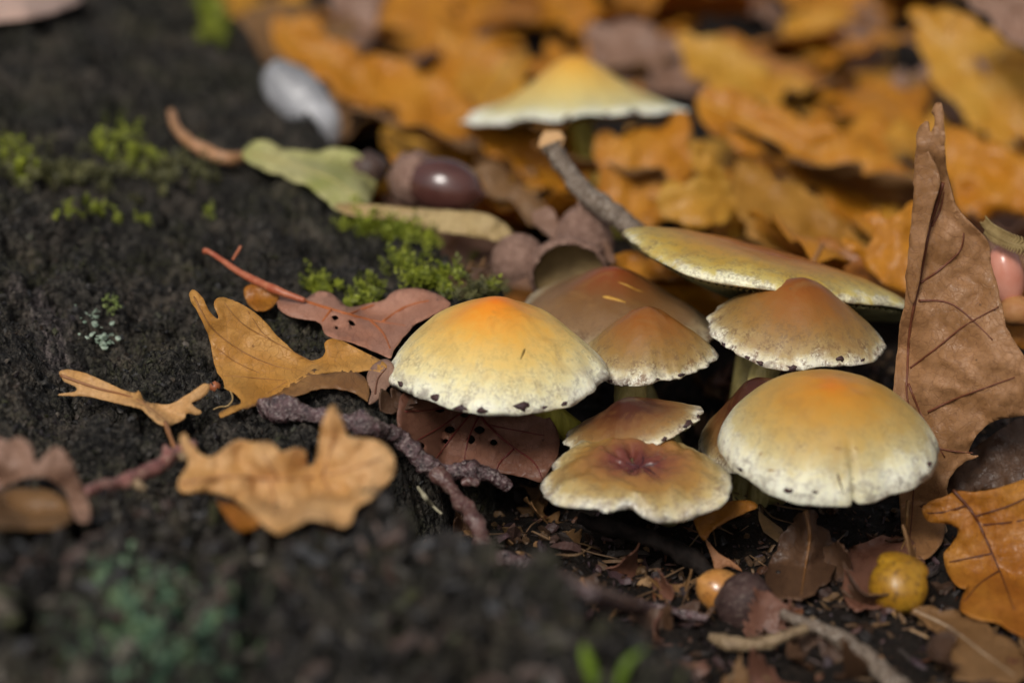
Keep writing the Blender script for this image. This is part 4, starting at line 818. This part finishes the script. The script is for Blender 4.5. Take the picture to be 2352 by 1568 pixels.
# ================================================================== NUTS, CUPS, GALLS, STONE
def cup(label, c, r, axis, depth=1.0, seed=0, mat=None, inner=None, tip=0.0):
    """acorn cup: scaly bowl, open towards axis"""
    a = np.array(axis, float); a /= np.linalg.norm(a); M = np.array(Vector(a).to_track_quat('Z', 'Y').to_matrix())
    t = thing('acorn_cup', label, 'acorn cup', np.asarray(c)-np.array([0, 0, r*.8]), 'acorn cups beside the twig end')
    nu, nv = 56, 26; th = np.linspace(np.pi, np.pi/2*.98, nv); ph = np.linspace(0, 2*np.pi, nu, endpoint=False)
    V = []
    for i, q in enumerate(th):
        rr = r*np.sin(q); z = r*depth*np.cos(q) - (tip*(1-i/4)**2 if i < 4 else 0)
        row = np.array([rr*np.cos(ph+(i % 2)*.056), rr*np.sin(ph+(i % 2)*.056), np.full(nu, z)]).T
        sc = 1 + .055*np.abs(np.sin(ph*11+(i//3 % 2)*1.57))*np.abs(np.sin(i*.95)) + .04*fbm(row[:, 0]*3, row[:, 1]*3, row[:, 2]*3+seed, 3, seed); V.append(row*sc[:, None])
    V.append(V[-1]*np.array([.9, .9, 1])+np.array([0, 0, .03*r]))
    V = np.concatenate(V) @ M.T + c; rows = nv+1
    F = [(i*nu+j, i*nu+(j+1) % nu, (i+1)*nu+(j+1) % nu, (i+1)*nu+j) for i in range(rows-1) for j in range(nu)]
    mesh_obj('scaly_shell', V, F, mat, t)
    V = []
    for q in np.linspace(np.pi, np.pi/2, 14):
        V.append(np.array([.89*r*np.sin(q)*np.cos(ph), .89*r*np.sin(q)*np.sin(ph), np.full(nu, .82*r*depth*np.cos(q)+.03*r)]).T)
    V = np.concatenate(V) @ M.T + c
    F = [(i*nu+j, (i+1)*nu+j, (i+1)*nu+(j+1) % nu, i*nu+(j+1) % nu) for i in range(13) for j in range(nu)]
    mesh_obj('inner_bowl', V, F, inner, t); return t
CUPM = plain_mat('acorn_cup_scales', (.13, .065, .045), (.28, .17, .125), 6, .7, 1.0, .3, 18, (.34, .22, .17), bd=.07)
CUPI = plain_mat('acorn_cup_inside', (.16, .105, .045), (.26, .18, .08), 3, .6, .3)
cup('empty acorn cup with its bowl open towards the brown mushroom', P(1305, 628, 50.0), .80, (.05, -.90, -.20), .8, 1, CUPM, CUPI)
cup('round scaly acorn cup turned face down at the edge of the moss', P(1190, 600, 50.6), .56, (.45, .3, -.8), 1.0, 2, CUPM, CUPI)
cup('upright scaly acorn cup with pointed base under the grey twig', P(1342, 560, 51.4), .62, (.1, .25, -.95), 1.35, 3, CUPM, CUPI, tip=.35)
leaf('leaf_scrap', 'mauve leaf scrap sticking up between the acorn cups', MAUVE, [(1222,490),(1245,478),(1262,475),(1280,500),(1286,545),(1272,552),(1245,530),(1226,515)], (1255, 510, 51.2), (.1, -.9, .3), wrinkle=.06, seed=60, spacing=8)
leaf('leaf_scrap', 'pale strip of leaf standing between acorn cup and disc cap', MAUVE, [(1388,545),(1398,560),(1412,590),(1410,606),(1396,600),(1388,575)], (1398, 575, 50.3), (.3, -.9, .3), wrinkle=.04, seed=61, spacing=7)

NUT = plain_mat('acorn_skin', (.065, .022, .018), (.11, .045, .035), 1.2, .22, .15, .6, coat=.4)
t = thing('acorn', 'glossy purple brown acorn lying in its cup beside the green leaf', 'acorn', P(1010, 480, 53.5))
V, F = ellipsoid(P(1020, 428, 53.5), (.62, .86), (1, -.25, -.15), .12); mesh_obj('nut', V, F, NUT, t)
V, F = ellipsoid(P(950, 412, 53.9), (.64, .55), (1, -.25, -.15), 0, rough=.1, freq=5); mesh_obj('cup', V, F, CUPM, t)
t = tag(mesh_obj('nut', *ellipsoid(P(848, 388, 55.0), (.44, .40), (0, 0, 1), .08, rough=.12, freq=1.6), plain_mat('nut_dark', (.05, .03, .025), (.10, .06, .045), 2, .5)), 'dark round nut against the yellow green leaf', 'nut')
V, F = ellipsoid(P(692, 235, 60.5), (.66, 1.30), (.62, -.45, -.62), 0, 36, 24, .13, 1.1, 4)
tag(mesh_obj('stone', V, F, plain_mat('pale_stone', (.20, .20, .21), (.46, .46, .48), .8, .35, .3, .5)), 'smooth pale grey stone wedged against the far side of the root', 'stone')
t = thing('acorn', 'pink acorn peeping out right of the upright brown leaf', 'acorn', P(2310, 720, 47.0))
V, F = ellipsoid(P(2310, 632, 47.0), (.36, .62), (.2, -.2, -1), .06); mesh_obj('nut', V, F, plain_mat('acorn_pink', (.55, .20, .13), (.62, .28, .2), 1.4, .3, .2, coat=.3), t)
V, F = ellipsoid(P(2332, 715, 46.9), (.36, .3), (.2, -.2, -1), 0, rough=.08, freq=5); mesh_obj('cup', V, F, plain_mat('acorn_cup_orange', (.34, .13, .04), (.42, .2, .07), 3, .6), t)
# yellow gall
GALL = NB('gall_yellow'); p_ = GALL.pos(); g1 = GALL.noise(p_, 2.2, 4, .6); g2 = GALL.noise(p_, 9, 3)
gc = GALL.mix(GALL.maprange(g1, .35, .65), (.30, .14, .010), (.42, .22, .018)); gc = GALL.mix(GALL.maprange(g2, .50, .66, 0, .75), gc, (.12, .055, .012))
GALL = GALL.out(gc, .35, GALL.bump(g2, .3, .03), .5, sss=.15)
t = thing('oak_gall', 'round yellow oak gall with a small lid on the litter', 'gall', P(2062, 1400, 41.5), )
V, F = ellipsoid(P(2062, 1345, 41.5), (.50, .50), (0, -.2, 1), 0, 36, 24, .05, 1.6, 2); mesh_obj('ball', V, F, GALL, t)
V, F = ellipsoid(P(2075, 1302, 41.6), (.46, .20), (.25, .15, 1), 0, 30, 16, .10, 2, 3); mesh_obj('lid', V, F, GALL, t)
# tan half shell and brown nut
t = thing('acorn', 'shiny tan acorn still sitting in its dull plum brown cup on the litter', 'acorn', P(1690, 1440, 42.1))
V, F = ellipsoid(P(1660, 1360, 42.0), (.40, .50), (-.80, -.10, .50), .05, 32, 22, .02); mesh_obj('nut', V, F, plain_mat('nut_tan', (.42, .17, .035), (.55, .27, .08), 2.2, .28, .15, .5, 9, (.22, .09, .03), coat=.3), t)
V, F = ellipsoid(P(1710, 1384, 41.65), (.53, .50), (-.6, -.3, .5), 0, 60, 40, .05, 2.2, 6)
V = V + (V - V.mean(0))*(.05*np.clip(.5-worley(np.arctan2(V[:, 1]-V[:, 1].mean(), V[:, 0]-V[:, 0].mean())*5, (V[:, 2]-V[:, 2].mean())*9, 3), -.2, .5))[:, None]
mesh_obj('cup', V, F, plain_mat('cup_plum', (.030, .016, .015), (.075, .042, .036), 3, .65, .9, .25, 13, (.12, .085, .07), bd=.06), t)
# little bud galls beside the tan leaf
BUD = plain_mat('bud_red', (.26, .07, .03), (.36, .14, .06), 4, .35)
for i, (px, py, r_, lb) in enumerate(((494, 888, .085, 'tiny red bud ball at the corner of the tan leaf'), (522, 915, .10, 'small brown bud ball tangled in a fibre beside the tan leaf'), (497, 925, .075, 'smallest dark bud ball below the tan leaf corner'))):
    V, F = ellipsoid(P(px, py, 44.0), (r_*1.3, r_*1.2), (0, 0, 1), .02, 16, 12, .1, 6, i); tag(mesh_obj('bud_ball', V, F, BUD), lb, 'bud')
V, F = tube(catmull(pts([(515,890,44), (530,900,43.9), (534,918,43.9), (522,932,43.9), (505,934,43.9), (490,940,43.9)]), 6), [.012, .014, .01], 6)
tag(mesh_obj('fibre', V, F, STRAW if False else plain_mat('fibre_straw', (.35, .22, .08), (.42, .28, .12), 4)), 'hair thin straw fibre looped round the bud balls', 'fibre')
# fern tip
t = thing('fern_frond', 'curled dry fern tip beside the pink acorn', 'fern', P(2300, 570, 46.5))
FERN = plain_mat('fern_dry', (.24, .16, .06), (.36, .26, .11), 4, .6)
sp = catmull(pts([(2252,510,46.6), (2270,530,46.5), (2295,545,46.4), (2330,560,46.3), (2380,570,46.2)]), 6)
V, F = tube(sp, [.02, .035], 6); mesh_obj('stalk', V, F, FERN, t)
for i in range(2, len(sp), 1):
    for sgn in (-1, 1):
        tip = sp[i] + np.array([.03, -.05, sgn*.19]) ; mid = (sp[i]+tip)/2+np.array([.06, 0, 0])
        V, F = tube(catmull([sp[i], mid, tip], 3), [.03, .035, .008], 6); mesh_obj('leaflet', V, F, FERN, t)

# ================================================================== MOSS, LICHEN, SHOOTS
def moss_mat(name, a, b):
    B = NB(name); c = B.mix(B.attr('shade'), a, b); return B.out(c, .45, None, .4, .3)
MOSS = moss_mat('moss_bright', (.11, .14, .008), (.42, .46, .05)); MOSS_OLIVE = moss_mat('moss_olive', (.05, .05, .015), (.24, .23, .09))
def moss(label, pxs, n, spread_px, mat, seed, size=.36):
    rg = np.random.default_rng(seed); Vs, Fs, Sh = [], [], []; nv = 0
    path = catmull(pxs, 8) if len(pxs) > 1 else np.array(pxs, float)
    for i in range(n):
        q = path[rg.integers(len(path))] + rg.normal(0, 1, 2)*np.array(spread_px); b = G(q[0], q[1]); b[2] -= .05
        d = np.array([rg.normal(0, .5), rg.normal(-.2, .5), 1]); d /= np.linalg.norm(d); L = size*rg.uniform(.5, 1.3); sh = np.clip(rg.normal(.5, .28), 0, 1)
        s = np.cross(d, [rg.normal(), rg.normal(), .1]); s /= np.linalg.norm(s); f = np.cross(d, s)
        for j in range(11):
            t = (j+1)/11; ang = j*2.4; o = math.cos(ang)*s+math.sin(ang)*f; base = b + d*L*t
            ll = .17*(1.15-t*.55)*rg.uniform(.8, 1.2)*size/.36; w = np.cross(d, o)*.035*size/.36; tip = base + (o*.8+d*.55)*ll; mid = base+(o*.55+d*.2)*ll*.55
            Vs += [base, mid+w, tip, mid-w]; Fs.append((nv, nv+1, nv+2, nv+3)); nv += 4; Sh += [sh*.5, sh, min(1, sh*1.25), sh]
    o = mesh_obj('moss', np.array(Vs), np.array(Fs), mat, attrs=dict(shade=np.array(Sh)), smooth=False)
    return tag(o, label, 'moss', 'moss tufts on the root', 'stuff')
moss('bright green moss tuft at the far top of the root', [(465,20),(490,45),(500,85)], 90, (13, 12), MOSS, 1, .5)
moss('olive moss strip along the back of the root', [(30,370),(70,395),(150,405),(260,400),(350,400),(460,400)], 130, (20, 22), MOSS_OLIVE, 2, .42)
moss('green moss knot in the middle of the olive strip', [(245,335),(300,340),(330,370)], 45, (24, 20), MOSS, 3, .40)
moss('green moss at the left end of the olive strip', [(25,355),(40,385),(60,400)], 32, (12, 14), MOSS, 4, .46)
moss('thin green moss line in front of the olive strip', [(130,500),(190,480),(240,495),(330,512)], 40, (18, 10), MOSS, 5, .26)
moss('vivid green moss along the straw coloured curled leaf', [(800,505),(860,520),(930,540),(1000,545)], 120, (22, 12), MOSS, 6, .42)
moss('vivid green moss running down to the face down acorn cup', [(1050,560),(1090,590),(1120,620),(1140,650)], 95, (14, 13), MOSS, 7, .42)
moss('green moss sprigs between the pinkish leaf and the acorn cups', [(910,600),(950,640),(1000,650),(1060,660)], 60, (16, 15), MOSS, 8, .42)
moss('small green moss tufts behind the pinkish leaf', [(715,660),(790,680),(830,690),(870,670)], 46, (15, 9), MOSS, 9, .38)
moss('dull moss round the foot of the face down acorn cup', [(1040,670),(1100,670),(1150,660)], 90, (20, 10), MOSS_OLIVE, 10, .3)
moss('lone green moss sprout on the open root', [(480,495)], 8, (6, 6), MOSS, 11, .26)
# lichen
def lichen(label, pxs, n, spread_px, a, b, r, seed, name='lichen'):
    rg = np.random.default_rng(seed); Vs, Fs, Sh = [], [], []; nv = 0; path = catmull(pxs, 8) if len(pxs) > 1 else np.array(pxs, float)
    for i in range(n):
        q = path[rg.integers(len(path))] + rg.normal(0, 1, 2)*np.array(spread_px); c = G(q[0], q[1], .07); rr = r*rg.uniform(.4, 1.4); k = 7
        ph = np.linspace(0, 2*np.pi, k, endpoint=False)+rg.uniform(0, 6); tl = rg.normal(0, .4, 2); sh = rg.uniform(0, 1)
        for f, zz in ((.6, -.6), (1, 0), (1.05, .35)):
            for t in ph:
                x_, y_ = rr*f*math.cos(t), rr*f*math.sin(t); Vs.append(c + np.array([x_, y_, rr*zz + tl[0]*x_ + tl[1]*y_])); Sh.append(sh)
        Vs.append(c+np.array([0, 0, rr*.1])); Sh.append(sh*.6)
        for L in (0, 1):
            for j in range(k): Fs.append((nv+L*k+j, nv+L*k+(j+1) % k, nv+(L+1)*k+(j+1) % k, nv+(L+1)*k+j))
        for j in range(k): Fs.append((nv+2*k+j, nv+2*k+(j+1) % k, nv+3*k))
        nv += 3*k+1
    m = moss_mat('lichen_'+str(seed), a, b)
    return tag(mesh_obj(name, np.array(Vs), Fs, m, attrs=dict(shade=np.array(Sh))), label, 'lichen', None, 'stuff')
lichen('whitish green lichen cups sprinkled on the root', [(200,720),(220,750),(235,790),(262,780)], 46, (16, 16), (.30, .40, .30), (.62, .72, .58), .045, 1)
lichen('yellow green lichen grains above the whitish cups', [(255,690),(258,712)], 60, (10, 9), (.16, .22, .05), (.36, .42, .15), .028, 2)
lichen('blurred blue green lichen grains on the near hump of the root', [(330,1340),(370,1390),(340,1440),(400,1480),(350,1530),(420,1550)], 520, (42, 34), (.08, .17, .11), (.28, .40, .24), .05, 3)
# green shoots, near
SHOOT = plain_mat('shoot_green', (.10, .17, .012), (.17, .25, .02), 2, .4, .2, transl=.3)
for label, path_, rr in (('short green grass shoot sprouting from the near edge of the root', [(1372,1580,35.5), (1358,1540,35.5), (1345,1500,35.6), (1340,1478,35.7)], [.07, .10, .08, .02]), ('bent green shoot leaning right beside the short one', [(1420,1580,36), (1430,1540,36), (1450,1510,36.1), (1482,1490,36.2)], [.05, .07, .06, .02])):
    V, F = tube(catmull(pts(path_), 8), rr, 8, flat=.4); tag(mesh_obj('grass_shoot', V, F, SHOOT), label, 'shoot')

# ================================================================== LOOSE CHIPS AND CRUMBS
CHIP = NB('chip'); cc = CHIP.attr('tint', 'Color'); p_ = CHIP.pos(); n_ = CHIP.noise(p_, 9, 4, .65)
CHIP = CHIP.out(CHIP.mix(CHIP.maprange(n_, .3, .7, 0, .6), cc, CHIP.mix(.5, cc, (.01, .006, .005))), .5, CHIP.bump(n_, .8, .05), .45)
TINTS = [(.16, .085, .04), (.26, .14, .06), (.08, .045, .035), (.05, .03, .03), (.12, .06, .05), (.34, .20, .09), (.10, .055, .06), (.20, .07, .025), (.04, .03, .025)]
def chip_geo(c, L, W, H, rg):
    n = 8; a = np.linspace(0, 2*np.pi, n, endpoint=False); r1 = 1+.35*rg.uniform(-1, 1, n)
    top = np.stack([L*r1*np.cos(a)*.85, W*r1*np.sin(a)*.85, H*(.6+.5*rg.uniform(-1, 1, n))], 1); bot = np.stack([L*r1*np.cos(a), W*r1*np.sin(a), -H*(.6+.4*rg.uniform(-1, 1, n))], 1)
    V = np.concatenate([top, bot, [[0, 0, H*1.1]], [[0, 0, -H]]])
    F = [(i, (i+1) % n, 16) for i in range(n)]+[((i+1) % n, i, n+i, n+(i+1) % n) for i in range(n)]+[(n+(i+1) % n, n+i, 17) for i in range(n)]
    M = np.array(Matrix.Rotation(rg.uniform(0, 6.28), 3, 'Z') @ Matrix.Rotation(rg.normal(0, .4), 3, 'Y') @ Matrix.Rotation(rg.normal(0, .4), 3, 'X'))
    return V @ M.T + c, F
rg = np.random.default_rng(77)
TPL = []
for k in range(14):
    V, F = chip_geo(np.zeros(3), 1, rg.uniform(.3, .8), rg.uniform(.15, .45), rg)
    T = []
    for f in F: T += [f] if len(f) == 3 else [(f[0], f[1], f[2]), (f[0], f[2], f[3])]
    TPL.append((V, np.array(T)))
def scatter(P_, size, tints, name, label, cat, tilt=.5):
    """many small bits joined into one loose mass"""
    n = len(P_); which = rg.integers(len(TPL), size=n); Vs, Fs, Ts = [], [], []; nv = 0
    for k, (V, T) in enumerate(TPL):
        m = np.where(which == k)[0]; q = len(m)
        if not q: continue
        a, b, c = rg.uniform(0, 6.28, q), rg.normal(0, tilt, q), rg.normal(0, tilt, q); z0, o1 = np.zeros(q), np.ones(q)
        Rz = np.array([[np.cos(a), -np.sin(a), z0], [np.sin(a), np.cos(a), z0], [z0, z0, o1]]).transpose(2, 0, 1)
        Ry = np.array([[np.cos(b), z0, np.sin(b)], [z0, o1, z0], [-np.sin(b), z0, np.cos(b)]]).transpose(2, 0, 1)
        Rx = np.array([[o1, z0, z0], [z0, np.cos(c), -np.sin(c)], [z0, np.sin(c), np.cos(c)]]).transpose(2, 0, 1)
        W = np.einsum('qij,vj->qvi', Rz @ Ry @ Rx, V)*size[m][:, None, None] + P_[m][:, None]
        Vs.append(W.reshape(-1, 3)); Fs.append((T[None]+(np.arange(q)*len(V))[:, None, None]).reshape(-1, 3)+nv); nv += q*len(V)
        Ts.append(np.repeat(np.array(tints)[rg.integers(len(tints), size=q)]*rg.uniform(.6, 1.3, (q, 1)), len(V), 0))
    return tag(mesh_obj(name, np.concatenate(Vs), np.concatenate(Fs), CHIP, attrs=dict(tint=np.concatenate(Ts)), smooth=False), label, cat, None, 'stuff')
# crumbs of rotten wood on the root
WOOD_T = [(.006, .0055, .0055), (.010, .009, .008), (.018, .016, .014), (.032, .028, .023), (.052, .046, .038), (.032, .033, .012), (.014, .010, .012), (.075, .06, .045), (.005, .0045, .0045), (.04, .026, .018)]
rk = np.where((root_V[:, 2] > -2.2) & (root_V[:, 0] > -13.5) & (root_V[:, 1] > -14) & (root_V[:, 1] < 8))[0]
pk = root_V[rg.choice(rk, 15000)]; sz = .022 + .07*rg.power(.35, len(pk)); sz *= 1 + .9*sstep(-6, -9, pk[:, 1])
scatter(pk + np.stack([rg.normal(0, .03, len(pk)), rg.normal(0, .03, len(pk)), sz*.1], 1), sz, WOOD_T, 'wood_crumbs', 'black crumbs of rotten wood covering the tree root', 'wood crumbs', .8)
fk = np.where((root_V[:, 2] > -1.6) & (root_V[:, 0] > -12) & (root_V[:, 0] < 3) & (root_V[:, 1] > -13.5) & (root_V[:, 1] < -6.4))[0]
pk = root_V[rg.choice(fk, 2400)]; sz = .07 + .20*rg.power(.5, len(pk))
FRONT_T = [(.010, .008, .007), (.02, .016, .013), (.045, .038, .03), (.09, .078, .06), (.13, .11, .085), (.06, .062, .025), (.075, .045, .035), (.007, .006, .006), (.11, .075, .06), (.05, .05, .052)]
scatter(pk + np.stack([0*sz, 0*sz, sz*.15], 1), sz, FRONT_T, 'wood_crumbs', 'coarse loose lumps of rotten wood on the near hump of the root', 'wood crumbs', .9)
# litter before and under the tuft
gk = ground_V[(ground_V[:, 0] > -3) & (ground_V[:, 0] < 12) & (ground_V[:, 1] > -11.5) & (ground_V[:, 1] < 6.9)]
gk = gk[gk[:, 0] > edge_x(gk[:, 1])-.6]
pk = gk[rg.choice(len(gk), 6500)]; sz = .025 + .15*rg.power(.28, len(pk))
DARK_T = [(.05, .026, .014), (.09, .05, .025), (.03, .018, .013), (.018, .012, .010), (.06, .03, .028), (.16, .09, .04), (.045, .026, .032), (.10, .035, .012), (.02, .015, .013), (.012, .009, .008)]
scatter(pk + np.array([0, 0, .03]), sz, DARK_T, 'crumbs', 'fine dark crumbs of rotten wood and leaf in the front litter', 'litter', .7)
front = gk[(gk[:, 1] < -1)]
for k in range(190):
    b = front[rg.integers(len(front))]; L = .10 + .42*rg.power(.5); V, F = chip_geo(b+np.array([0, 0, .08]), L, L*rg.uniform(.2, .6), L*rg.uniform(.05, .22), rg)
    tn = np.array(TINTS[rg.integers(len(TINTS))])*rg.uniform(.5, 1.2)
    big = L > .3; nm = 'brown' if tn[0] > .12 else 'dark'
    o = mesh_obj('wood_chip', V, F, CHIP, attrs=dict(tint=np.tile(tn, (len(V), 1))), smooth=False)
    tag(o, ('larger ' if big else 'small ') + nm + ' crumbled wood chip in the litter before the mushrooms', 'wood chip', ('larger ' if big else 'small ') + nm + ' chips in the front litter')

# torn leaf fragments lying through the litter
frag_m = [BROWN, DARKL, UMBER, DARKL, DARKL, UMBER, BROWN, DARKL]; fl = {**lab, UMBER.name: 'umber'}
for k in range(130):
    b = gk[rg.integers(len(gk))]
    if b[0] > 7.4 and b[1] > -5.5: continue
    mt = frag_m[k % len(frag_m)]
    loose_leaf('curled %s scrap of torn leaf in the litter round the mushroom stems' % fl[mt.name], 'torn %s leaf scraps in the litter' % fl[mt.name], b[0], b[1], rg.uniform(.4, .95), rg.uniform(0, 6.28), rg.normal(0, .5), rg.normal(0, .6), mt, 400+k, rg.uniform(-.02, .10), 1.2, 'leaf_scrap', True)
# hair-thin rootlets and needles
Vs, Fs = [], []; nv = 0
for k in range(150):
    b = gk[rg.integers(len(gk))] + np.array([0, 0, .12]); a = rg.uniform(0, 6.28); L = rg.uniform(.4, 1.4); dv = np.array([math.cos(a), math.sin(a), rg.normal(0, .15)])*L
    V, F = tube(catmull([b, b+dv*.5+rg.normal(0, .12, 3), b+dv], 5), [.016, .02, .010], 5); Vs.append(V); Fs += [tuple(i+nv for i in f) for f in F]; nv += len(V)
tag(mesh_obj('rootlets', np.concatenate(Vs), Fs, plain_mat('rootlet_brown', (.06, .03, .018), (.20, .12, .06), 1.5)), 'tangle of hair thin brown rootlets through the litter', 'rootlets', None, 'stuff')
